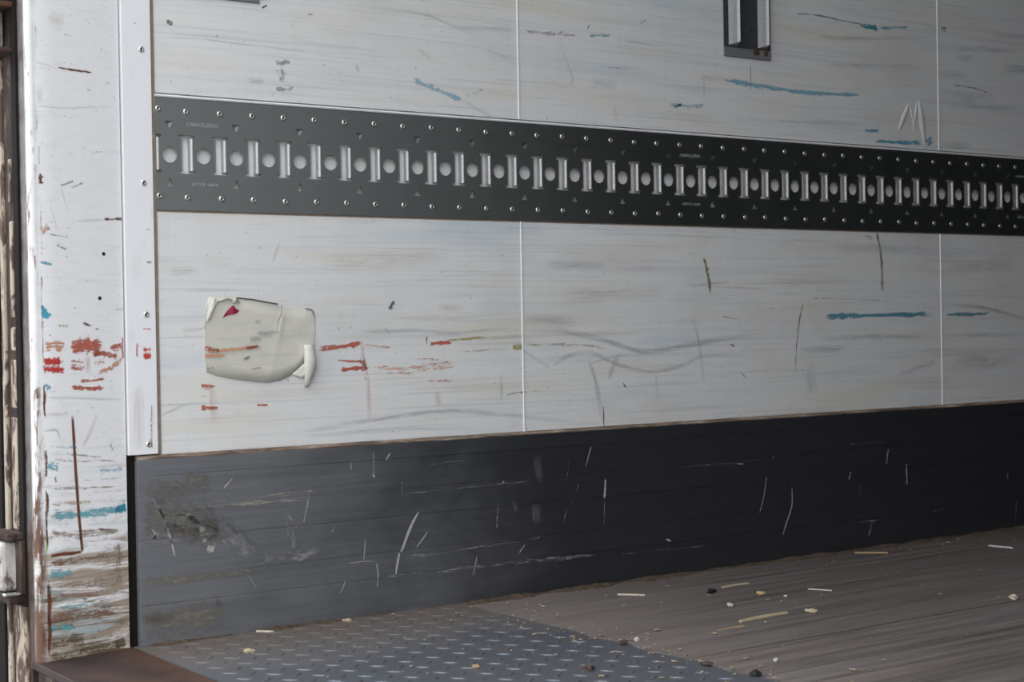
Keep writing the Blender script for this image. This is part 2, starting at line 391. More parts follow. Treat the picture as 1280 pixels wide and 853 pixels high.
# corner angle between rear post and lining
trim_1 = structure(box('trim_1', M['white_trim_paint'], None, -0.0402, 0.0113, -0.0045, 0.0104, 0.3165, Z_C, 0.001))
rivet_prof = [(0.0052, 0.0), (0.0050, 0.0009), (0.0040, 0.0018), (0.0027, 0.0021), (0.0017, 0.0016), (0.0015, 0.0004), (0, 0.0004)]
rivet_me = lathe_mesh('rivet', rivet_prof, 14, [M['rivet_aluminium'], M['dark_hole']], lambda k: 1 if k >= 4 else 0)
for z in (0.333, 0.548, 0.765, 0.985, 1.20, 1.42, 1.64, 1.86, 2.08, 2.30, 2.52): link('rivet', rivet_me, trim_1, (-0.0055, -0.0045, z))
box('sealant', M['brown_sealant'], trim_1, 0.0113, 0.0180, -0.0012, 0.0104, 0.3165, Z_C)

# ------------------------------------------------------------------ kick plate (baseboard) made of stepped bands
baseboard = structure(box('baseboard_left', M['dark_kick_plate'], None, -0.027, X_END, -0.006, 0.0104, 0.001, 0.306))
zs = [0.0005, 0.068, 0.112, 0.176, 0.226, 0.281, 0.3085]
for i, yy in enumerate((-0.0112, -0.0117, -0.0113, -0.0118, -0.0114, -0.0119)):
    box('band', M['dark_kick_plate'], baseboard, -0.028, X_END, yy, -0.003, zs[i] + 0.0001, zs[i + 1] - 0.0001, 0.0005)
bm = bmesh.new(); prism(bm, [(-0.0100, 0.3084), (-0.0104, 0.3098), (-0.004, 0.3128), (0.0, 0.3150), (0.0104, 0.3150), (0.0104, 0.3084)], 'x', -0.026, X_END)
obj('caulk', bm, M['dirt_caulk'], baseboard)
box('gap_shade', M['rubber_and_gap_black'], baseboard, -0.046, -0.0275, 0.004, 0.0104, 0.0, 0.3165)  # black strip standing for the shade inside the open gap beside the post

# ------------------------------------------------------------------ load track
track = thing('load_track', 'long dark steel load track with slots, round holes and rivet rows across white wall', 'load track', (0.0165, 0, 0.7216))
PITCH, XC0, ZC = 0.0607338, 0.0421068, 0.8143
TX0, TX1, TZ0, TZ1 = 0.0165, 3.40, 0.7216, 0.9089
cu = bpy.data.curves.new('plate', 'CURVE'); cu.dimensions = '2D'; cu.fill_mode = 'BOTH'; cu.extrude = 0.00125
def spline(pts):
    s = cu.splines.new('POLY'); s.points.add(len(pts) - 1)
    for q, (x, z) in zip(s.points, pts): q.co = (x, z, 0, 1)
    s.use_cyclic_u = True
SN, SW, SZ0, SZ1, NT_ = 0.0108, 0.0152, 0.7843, 0.8472, 0.0050   # slot half widths (neck, notch), ends, notch height
def slot_outline(xc):
    return [(xc - SW, SZ1), (xc - SW + 0.002, SZ1 + 0.001), (xc + SW - 0.002, SZ1 + 0.001), (xc + SW, SZ1), (xc + SW, SZ1 - NT_ + 0.001), (xc + SN, SZ1 - NT_ - 0.001),
            (xc + SN, SZ0 + NT_ + 0.001), (xc + SW, SZ0 + NT_ - 0.001), (xc + SW, SZ0), (xc + SW - 0.002, SZ0 - 0.001), (xc - SW + 0.002, SZ0 - 0.001), (xc - SW, SZ0),
            (xc - SW, SZ0 + NT_ - 0.001), (xc - SN, SZ0 + NT_ + 0.001), (xc - SN, SZ1 - NT_ - 0.001), (xc - SW, SZ1 - NT_ + 0.001)]
xs = XC0 - PITCH / 2
half = [q for q in slot_outline(xs) if q[0] > TX0]
half = sorted([q for q in half], key=lambda q: q[1])
spline([(TX0, TZ0), (TX1, TZ0), (TX1, TZ1), (TX0, TZ1), (TX0, SZ1 + 0.001), (xs + SW - 0.002, SZ1 + 0.001), (xs + SW, SZ1), (xs + SW, SZ1 - NT_ + 0.001), (xs + SN, SZ1 - NT_ - 0.001),
        (xs + SN, SZ0 + NT_ + 0.001), (xs + SW, SZ0 + NT_ - 0.001), (xs + SW, SZ0), (xs + SW - 0.002, SZ0 - 0.001), (TX0, SZ0 - 0.001)])
NS = int((TX1 - 0.06 - XC0) / PITCH)
for k in range(NS):
    xc = XC0 + k * PITCH
    spline([(xc + 0.0135 * math.cos(2 * PI * i / 24), ZC + 0.0135 * math.sin(2 * PI * i / 24)) for i in range(24)])
    spline(slot_outline(xc + PITCH / 2))
    if k % 2 == 0:
        spline([(xc - 0.0082, 0.7612), (xc + 0.0072, 0.7612), (xc - 0.0005, 0.7765)])
        spline([(xc - 0.0082, 0.8705), (xc + 0.0078, 0.8705), (xc - 0.0002, 0.8570)])
tmp = bpy.data.objects.new('plate_curve', cu); COL.objects.link(tmp)
dg = bpy.context.evaluated_depsgraph_get(); dg.update()
pm = bpy.data.meshes.new_from_object(tmp.evaluated_get(dg))
bpy.data.objects.remove(tmp)
for v in pm.vertices: v.co = Vector((v.co.x, -v.co.z - 0.00125, v.co.y))
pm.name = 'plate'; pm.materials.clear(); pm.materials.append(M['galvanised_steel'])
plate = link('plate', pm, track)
# slot lips: the sheet is rolled inward along both necks of each slot
def lip_mesh(sgn):
    prof = [];
    R_ = 0.0042
    for i in range(7):
        a = (PI / 2) * i / 6
        prof.append((-sgn * R_ * math.sin(a), -0.0025 + R_ * (1 - math.cos(a))))
    prof += [(-sgn * R_, 0.0085), (-sgn * (R_ - 0.0016), 0.0085), (-sgn * (R_ - 0.0016), 0.003)] + [(0.0, 0.0)]
    bm = bmesh.new(); prism(bm, [(q[0] + sgn * 0.0, q[1]) for q in prof], 'z', -0.0268, 0.0272)
    bmesh.ops.recalc_face_normals(bm, faces=bm.faces[:])
    me = bpy.data.meshes.new('slot_lip'); bm.to_mesh(me); bm.free(); me.materials.append(M['rubbed_zinc'])
    return me
lipR, lipL = lip_mesh(1), lip_mesh(-1)
for k in range(-1, NS):
    xc = XC0 + (k + 0.5) * PITCH
    link('slot_lip', lipR, track, (xc + SN, 0, ZC + 0.0010))
    if k >= 0: link('slot_lip', lipL, track, (xc - SN, 0, ZC + 0.0010))
for z in (0.888, 0.7430):
    link('rivet', rivet_me, track, (0.0225, -0.0025, z + 0.002))
    for k in range(NS):
        link('rivet', rivet_me, track, (XC0 + (k + 0.5) * PITCH + random.uniform(-.0012, .0012), -0.0025, z + random.uniform(-.0008, .0008)))
# punched-in triangular dimples of the upper row
def dimple_mesh():
    a, b, c_ = (-0.0082, 0.8705 - ZC), (0.0078, 0.8705 - ZC), (-0.0002, 0.8570 - ZC)
    bm = bmesh.new(); V = [bm.verts.new((q[0], -0.0002, q[1])) for q in (a, b, c_)]
    t_ = bm.verts.new((-0.0006, 0.0018, 0.8660 - ZC))
    for i in range(3): bm.faces.new((V[i], V[(i + 1) % 3], t_))
    bm.faces.new(V[::-1])
    bm.faces.remove(bm.faces[-1]) if False else None
    bmesh.ops.delete(bm, geom=[f for f in bm.faces if t_ not in f.verts], context='FACES_ONLY')
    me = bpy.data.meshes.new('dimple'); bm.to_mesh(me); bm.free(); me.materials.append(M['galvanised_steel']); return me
dm = dimple_mesh()
for k in range(0, NS, 2): link('dimple', dm, track, (XC0 + k * PITCH, 0, ZC))
# stamped characters
def stamp(txt, x, z, h, w):
    c_ = bpy.data.curves.new('stamped_text', 'FONT'); c_.body = txt; c_.size = h * 1.4; c_.extrude = 0.0002; c_.shear = 0.3; c_.resolution_u = 2
    o = bpy.data.objects.new('tmp', c_); COL.objects.link(o)
    d_ = bpy.context.evaluated_depsgraph_get(); d_.update()
    me = bpy.data.meshes.new_from_object(o.evaluated_get(d_)); bpy.data.objects.remove(o)
    mx = max(v.co.x for v in me.vertices)
    for v in me.vertices: v.co = Vector((v.co.x * w / mx, -v.co.z - 0.0026, v.co.y))
    me.materials.clear(); me.materials.append(M['stamped_letter'])
    link('stamped_text', me, track, (x, 0, z))
for x in (0.0725, 1.1655, 2.2590):
    stamp('UNIVOLZING', x, 0.8635, 0.0065, 0.058)
    stamp('0712-404', x + 0.006, 0.7635, 0.0055, 0.050)

# ------------------------------------------------------------------ vertical shoring slots
def shoring(x0, label):
    r = thing('shoring_track', label, 'load track', (x0, 0, 1.083), 'vertical shoring tracks in the upper lining')
    x1 = x0 + 0.137
    box('flange', M['slot_steel'], r, x0, x1, -0.0022, -0.0002, 1.083, 2.45, 0.0008)
    for a, b in ((0.0135, 0.0375), (0.0985, 0.1225)):
        bm = bmesh.new()
        prism(bm, [(x0 + a, -0.0020), (x0 + a + 0.009, -0.0065), (x0 + b - 0.006, -0.0105), (x0 + b - 0.001, -0.0140), (x0 + b + 0.001, -0.0020)], 'z', 1.108, 2.43)
        for v in bm.verts:
            if v.co.z < 1.2: v.co.z += (-0.0020 - v.co.y) * 0.6
        obj('rib', bm, M['rubbed_zinc'], r)
    bm = bmesh.new(); add_box(bm, x0 + 0.0005, x1 - 0.0005, -0.0036, -0.0020, 1.0835, 1.103, 0.0006); ep = obj('end_plate', bm, M['end_plate_steel'], r)
    for dx, w, h in ((0.093, 0.010, 0.008), (0.121, 0.006, 0.008)):
        bm = bmesh.new(); bmesh.ops.create_icosphere(bm, subdivisions=2, radius=1.0)
        for v in bm.verts:
            j = 1 + random.uniform(-.25, .25); v.co = Vector((x0 + dx + v.co.x * w * j, -0.0036 + v.co.y * 0.0012, 1.099 + v.co.z * h * j))
        obj('rust_spot', bm, M['orange_rust'], ep)
    for z in (1.145, 1.9): link('rivet_hole', hole_me, r, (x0 + 0.078, -0.0022, z))
    return r
hole_me = lathe_mesh('rivet_hole', [(0.0032, 0.0), (0.0030, 0.0004), (0, 0.0004)], 12, [M['dark_hole']])
shoring(1.2955, 'dark grey vertical shoring track with two bright ribs, cut by top edge right of centre')
shoring(0.0755, 'grey bottom edge of a vertical shoring track peeking in at top left above rivet strip')

# ------------------------------------------------------------------ rear post with its hinge side
post = thing('rear_post', 'white painted steel rear door post with red paint rubs and rusty filthy foot', 'post', (-0.12, 0.05, 0.0))
def post_y(x): return -0.028 * (-0.043 - x) / 0.147
arc = [(-0.205 + 0.0095 * (1 - math.cos(a)) , -0.0200 - 0.0092 * math.sin(a)) for a in [PI / 2 * i / 6 for i in range(7)]]
prof = [(-0.043, 0.115), (-0.043, 0.0)] + [(x, post_y(x)) for x in (-0.08, -0.12, -0.16)] + arc[::-1] + [(-0.205, 0.115)]
bm = bmesh.new(); prism(bm, prof, 'z', -0.012, Z_C + 0.05)
pb = obj('body', bm, M['worn_post_paint'], post, True)
md = pb.modifiers.new('edges', 'EDGE_SPLIT'); md.split_angle = math.radians(40)
box('apron', M['grimy_dark_steel'], post, -0.204, -0.05, 0.0, 0.115, -0.60, -0.012)
box('rubber_seal', M['rubber_and_gap_black'], post, -0.2095, -0.204, 0.013, 0.038, -0.35, Z_C, 0.002)
for z0, z1, y0, y1 in ((-0.35, 0.085, 0.012, 0.062), (0.205, 0.385, 0.036, 0.062), (0.40, 0.478, 0.036, 0.058), (0.492, 0.53, 0.037, 0.056), (0.545, 0.70, 0.041, 0.054), (0.73, 0.80, 0.046, 0.056)):
    box('paint_flake', M['flaking_cream_paint'], post, -0.2115, -0.204, y0, y1, z0, z1, 0.0025)
box('seal_channel', M['grimy_dark_steel'], post, -0.2075, -0.204, 0.030, 0.114, -0.35, Z_C)
box('edge_strip', M['flaking_cream_paint'], post, -0.213, -0.204, 0.082, 0.098, -0.35, 0.965, 0.003)
box('edge_strip', M['flaking_cream_paint'], post, -0.213, -0.204, 0.078, 0.094, 1.06, 1.5, 0.003)
for x, z in ((-0.0775, 0.647), (-0.0860, 0.575)):
    link('drilled_hole', hole_me, pb, (x, post_y(x) - 0.0001, z))

def hinge_top():
    r = thing('door_hinge', 'rusty steel hinge with bright worn pin, high on left edge of post', 'hinge', (-0.22, 0.06, 0.97), 'rear door hinges')
    for z0, z1, y0, y1 in ((1.038, 1.048, 0.022, 0.105), (1.062, 1.09, 0.018, 0.105), (0.967, 0.976, 0.028, 0.112)):
        box('bracket', M['rusted_steel'], r, -0.250, -0.206, y0, y1, z0, z1, 0.003)
    bm = bmesh.new(); bmesh.ops.create_cone(bm, cap_ends=True, segments=20, radius1=0.009, radius2=0.009, depth=0.066, matrix=Matrix.Translation((-0.232, 0.062, 1.007)))
    obj('pin', bm, M['bright_steel'], r, True)
    box('leaf', M['worn_white_paint'], r, -0.222, -0.209, 0.070, 0.118, 0.974, 1.040, 0.002)
    bm = bmesh.new(); bmesh.ops.create_cone(bm, cap_ends=True, segments=16, radius1=0.009, radius2=0.007, depth=0.010, matrix=Matrix.Translation((-0.253, 0.05, 1.074)) @ Matrix.Rotation(PI / 2, 4, 'Y'))
    obj('bolt_head', bm, M['grimy_dark_steel'], r, True)
def hinge_low():
    r = thing('door_hinge', 'lower hinge with pale chipped block in dark rusty steel near foot of post', 'hinge', (-0.22, 0.05, 0.10), 'rear door hinges')
    box('block', M['worn_white_paint'], r, -0.238, -0.208, 0.040, 0.078, 0.108, 0.186, 0.006)
    box('bracket', M['grimy_dark_steel'], r, -0.234, -0.205, 0.020, 0.110, 0.190, 0.202, 0.003)
    box('bracket', M['grimy_dark_steel'], r, -0.236, -0.205, 0.018, 0.110, 0.090, 0.104, 0.003)
    box('leaf', M['grimy_dark_steel'], r, -0.216, -0.205, 0.014, 0.040, 0.104, 0.190, 0.002)
    box('worn_lip', M['bright_steel'], r, -0.241, -0.216, 0.016, 0.030, 0.104, 0.108, 0.001)
hinge_top(); hinge_low()
# door leaf folded back flat along the outside of the trailer
door = structure(box('door_1', M['worn_white_paint'], None, -0.198, 2.2, 0.128, 0.175, -0.70, Z_C))
box('edge_seal', M['rubber_and_gap_black'], door, -0.212, -0.198, 0.112, 0.215, -0.71, Z_C, 0.003)

# ------------------------------------------------------------------ deck
floor = structure(box('floor', M['rubber_and_gap_black'], None, -0.03, X_END, Y_R, 0.0, -0.06, -0.018))
edges = [-0.002, -0.155, -0.312, -0.484, -0.645, -0.806, -0.967, -1.128, -1.289, -1.45, -1.61, -1.77, -1.93, -2.09, -2.25, -2.498]
for i in range(len(edges) - 1):
    g_ = 0.0028 if i in (1, 4) else 0.0012
    box('plank', M['oily_deck_board'], floor, 0.597, X_END, edges[i + 1] + g_, edges[i] - g_, -0.018, -0.0004 + random.uniform(-.0006, .0004), 0.0015)
plate_t = thing('chequer_plate', 'grey steel chequer plate let into deck at the doorway, dusty along the wall', 'floor plate', (0.28, -1.2, -0.015))
bm = bmesh.new()
front = [(0.6 + 0.004 * math.sin(i * 1.7) - 0.012 * (i / 20.0) + random.uniform(-.003, .003), -0.004 - 2.49 * i / 60) for i in range(61)]
pts = front + [(-0.037, -2.494), (-0.037, -0.004)]
lo = [bm.verts.new((x, y, -0.015)) for x, y in pts]; hi = [bm.verts.new((x, y, 0.0018)) for x, y in pts]
n = len(pts); bm.faces.new(lo[::-1]); bm.faces.new(hi)
for i in range(n): bm.faces.new((lo[i], lo[(i + 1) % n], hi[(i + 1) % n], hi[i]))
obj('sheet', bm, M['chequer_plate'], plate_t)
bm = bmesh.new(); B_ = 0.050
def tread(cx, cy, ang):
    ca, sa = math.cos(ang), math.sin(ang); L_, W_, H_ = 0.0150, 0.0040, 0.0014
    ring = [(-1, 0), (-.55, .8), (0, 1), (.55, .8), (1, 0), (.55, -.8), (0, -1), (-.55, -.8)]
    def pt(u, v, s, z): return bm.verts.new((cx + (u * L_ * s) * ca - (v * W_ * s) * sa, cy + (u * L_ * s) * sa + (v * W_ * s) * ca, z))
    a_ = [pt(u, v, 1.0, 0.0016) for u, v in ring]; b_ = [pt(u, v, 0.68, 0.0018 + H_) for u, v in ring]
    for i in range(8):
        bm.faces.new((a_[i], a_[(i + 1) % 8], b_[(i + 1) % 8], b_[i]))
    bm.faces.new(b_)
for i in range(14):
    for j in range(50):
        for s in (0, 1):
            x = -0.038 + 0.036 + (i + 0.5 * s) * B_; y = -0.043 - (j + 0.5 * s) * B_
            if -0.022 < x < 0.572 and y > -2.47: tread(x, y, -PI / 4 if s == 0 else PI / 4)
stuff(obj('raised_treads', bm, M['chequer_plate'], plate_t))
sill = thing('door_sill', 'rusty brown steel sill plate at foot of white rear post', 'sill', (-0.13, -1.2, -0.012))
box('sheet', M['rusted_steel'], sill, -0.2065, -0.0385, -2.49, 0.0, -0.012, 0.001, 0.002)
box('edge_bar', M['grimy_dark_steel'], sill, -0.2060, -0.1950, -2.49, -0.03, -0.15, -0.012, 0.003)
# dirt swept up against the kick plate
def dirt_strip(x0, x1, w, h, n):
    bm = bmesh.new(); prev = None
    for i in range(n + 1):
        x = x0 + (x1 - x0) * i / n; a = 0.5 + 0.3 * math.sin(x * 23 + 2 * math.sin(x * 7)) + 0.2 * math.sin(x * 61 + 1); ww = w * (0.25 + a) * random.uniform(.8, 1.2); hh = h * (0.2 + 0.8 * a) * random.uniform(.75, 1.2)
        cur = [bm.verts.new((x, -0.0118, hh)), bm.verts.new((x, -0.0118 - ww * .45, hh * 0.6)), bm.verts.new((x, -0.0118 - ww, -0.0002)), bm.verts.new((x, -0.0118, -0.0002))]
        if prev:
            for k in range(4): bm.faces.new((prev[k], prev[(k + 1) % 4], cur[(k + 1) % 4], cur[k]))
        else: bm.faces.new(cur)
        prev = cur
    bm.faces.new(prev[::-1]); return bm
o = stuff(obj('dirt', dirt_strip(-0.03, 4.0, 0.024, 0.0062, 700), M['loose_dirt'])); tag(o, 'brown dirt swept up along foot of the dark kick plate', 'dirt')

# ------------------------------------------------------------------ peeling patch
patch = thing('repair_patch', 'cream adhesive patch peeling off white wall with crimson tear and curled corner', 'patch', (0.205, 0, 0.49))
def sheet(outline, y_fn, thick=0.0006):
    bm = bmesh.new()
    f = [bm.verts.new((x, 0, z)) for x, z in outline]; bm.faces.new(f)
    bmesh.ops.triangulate(bm, faces=bm.faces[:])
    bmesh.ops.subdivide_edges(bm, edges=bm.edges[:], cuts=5, use_grid_fill=True)
    bmesh.ops.triangulate(bm, faces=bm.faces[:])
    for v in bm.verts: v.co.y = y_fn(v.co.x, v.co.z)
    r = bmesh.ops.solidify(bm, geom=bm.faces[:], thickness=thick)
    return bm
ol = [(0.103, 0.566), (0.110, 0.577), (0.135, 0.578), (0.165, 0.573), (0.205, 0.568), (0.235, 0.562), (0.247, 0.557), (0.290, 0.554), (0.304, 0.552), (0.309, 0.545), (0.309, 0.515), (0.306, 0.480), (0.292, 0.468), (0.276, 0.452), (0.262, 0.440), (0.240, 0.431), (0.215, 0.428), (0.185, 0.431), (0.150, 0.436), (0.122, 0.442), (0.100, 0.450), (0.098, 0.480), (0.099, 0.520)]
def py(x, z):
    bulge = 0.0014 * math.exp(-((x - 0.215) / 0.07) ** 2 - ((z - 0.45) / 0.025) ** 2)
    wr = 0.0018 * math.exp(-((x - 0.243 + (z - 0.53) * -0.25) / 0.005) ** 2) * (1 if z > 0.51 else 0.3)
    return -0.0010 - bulge - wr - 0.0006 * math.sin(x * 90) * math.sin(z * 130)
film = obj('film', sheet(ol, py), M['cream_patch_film'], patch, True)
# curled-over lower right corner: a cone-like roll hanging from the sheet
bm = bmesh.new(); rows = []
for i in range(11):
    f_ = i / 10.0; z = 0.492 - 0.074 * f_; cx = 0.292 - 0.004 * f_ + 0.004 * math.sin(f_ * 3); r_ = 0.0045 + 0.0058 * math.sin(min(1, f_ * 1.15) * PI) * 0.75 + 0.002 * (1 - f_)
    if i == 10: r_ = 0.0028
    rows.append([bm.verts.new((cx + 1.15 * r_ * math.cos(a), -0.001 - 0.9 * r_ + -0.9 * r_ * math.sin(a) * (0.9 if f_ < .9 else .5), z + 0.0015 * math.sin(a * 2 + i))) for a in [2 * PI * k / 14 for k in range(14)]])
for A_, B2 in zip(rows, rows[1:]):
    for k in range(14): bm.faces.new((A_[k], A_[(k + 1) % 14], B2[(k + 1) % 14], B2[k]))
bm.faces.new(rows[0]); bm.faces.new(rows[-1][::-1])
obj('curled_corner', bm, M['cream_patch_film'], patch, True)
ul = [(0.262, 0.440), (0.276, 0.452), (0.288, 0.463), (0.287, 0.440), (0.280, 0.434)]
obj('lifted_edge', sheet(ul, lambda x, z: -0.0012 - 0.006 * max(0, (x - 0.262)) / 0.026), M['cream_patch_film'], patch, True)
tl_ = [(0.131, 0.541), (0.139, 0.550), (0.147, 0.559), (0.152, 0.562), (0.157, 0.556), (0.164, 0.553), (0.160, 0.549), (0.150, 0.547), (0.142, 0.545)]
obj('red_tear', sheet(tl_, lambda x, z: -0.0026 - 0.0010 * math.sin(x * 300)), M['crimson_film'], patch, False)
for q in ([(0.103, 0.535), (0.108, 0.548), (0.116, 0.562), (0.124, 0.571)], [(0.152, 0.566), (0.158, 0.573), (0.162, 0.567)], [(0.108, 0.540), (0.114, 0.560), (0.118, 0.574)], [(0.120, 0.568), (0.140, 0.574), (0.152, 0.571)]):
    bm = bmesh.new(); prev = None
    for i, (x, z) in enumerate(q):
        d_ = 0.003 * (0.5 + math.sin(PI * (i + .5) / len(q)))
        cur = [bm.verts.new((x - d_, -0.0012, z + d_ * .4)), bm.verts.new((x, -0.0012 - d_ * 1.5, z)), bm.verts.new((x + d_, -0.0012, z - d_ * .4))]
        if prev:
            for k in range(2): bm.faces.new((prev[k], prev[k + 1], cur[k + 1], cur[k]))
        prev = cur
    obj('wrinkle', bm, M['cream_patch_film'], patch, True)
for q, w_ in (([(0.158, 0.5745), (0.19, 0.5715), (0.205, 0.5685), (0.236, 0.5635)], .0011), ([(0.244, 0.562), (0.242, 0.545), (0.236, 0.533), (0.233, 0.515)], .0009), ([(0.290, 0.5555), (0.303, 0.553), (0.308, 0.545)], .0008), ([(0.0985, 0.522), (0.101, 0.545), (0.104, 0.566)], .0009)):
    bm = bmesh.new()
    L1 = [(bm.verts.new((x, -0.0034, z - w_)), bm.verts.new((x, -0.0034, z + w_)), bm.verts.new((x + w_, -0.0026, z))) for x, z in q]
    for A_, B2 in zip(L1, L1[1:]):
        for k in range(3): bm.faces.new((A_[k], A_[(k + 1) % 3], B2[(k + 1) % 3], B2[k]))
    obj('grimy_edge', bm, M['dark_leaf'], patch)

# creases punched into the upper lining near the track
def crease(q0, q1, w, h):
    par = [p_ for p_ in PANELS['U'] if p_[0] < q0[0] < p_[1]][0][2]
    bm = bmesh.new(); rows = []
    d_ = Vector((q1[0] - q0[0], 0, q1[1] - q0[1])); nrm = Vector((-d_.z, 0, d_.x)).normalized()
    for i in range(9):
        f_ = i / 8; e = math.sin(PI * min(max(f_, 0.03), 0.97)) ** 0.7
        c0 = Vector((q0[0], 0, q0[1])) + d_ * f_
        rows.append([bm.verts.new(c0 + nrm * (w * e * s) + Vector((0, -0.5 * h * e * (1 - s * s) - 0.0001, 0))) for s in (-1, -.5, 0, .5, 1)])
    for A_, B2 in zip(rows, rows[1:]):
        for k in range(4): bm.faces.new((A_[k], A_[k + 1], B2[k + 1], B2[k]))
    obj('crease', bm, M['white_lining'], par, True)
crease((1.878, 1.022), (1.838, 0.952), 0.008, 0.0055); crease((1.906, 1.030), (1.889, 0.954), 0.005, 0.004); crease((1.912, 1.034), (1.930, 0.925), 0.010, 0.006); crease((1.880, 1.022), (1.895, 0.962), 0.004, 0.003)

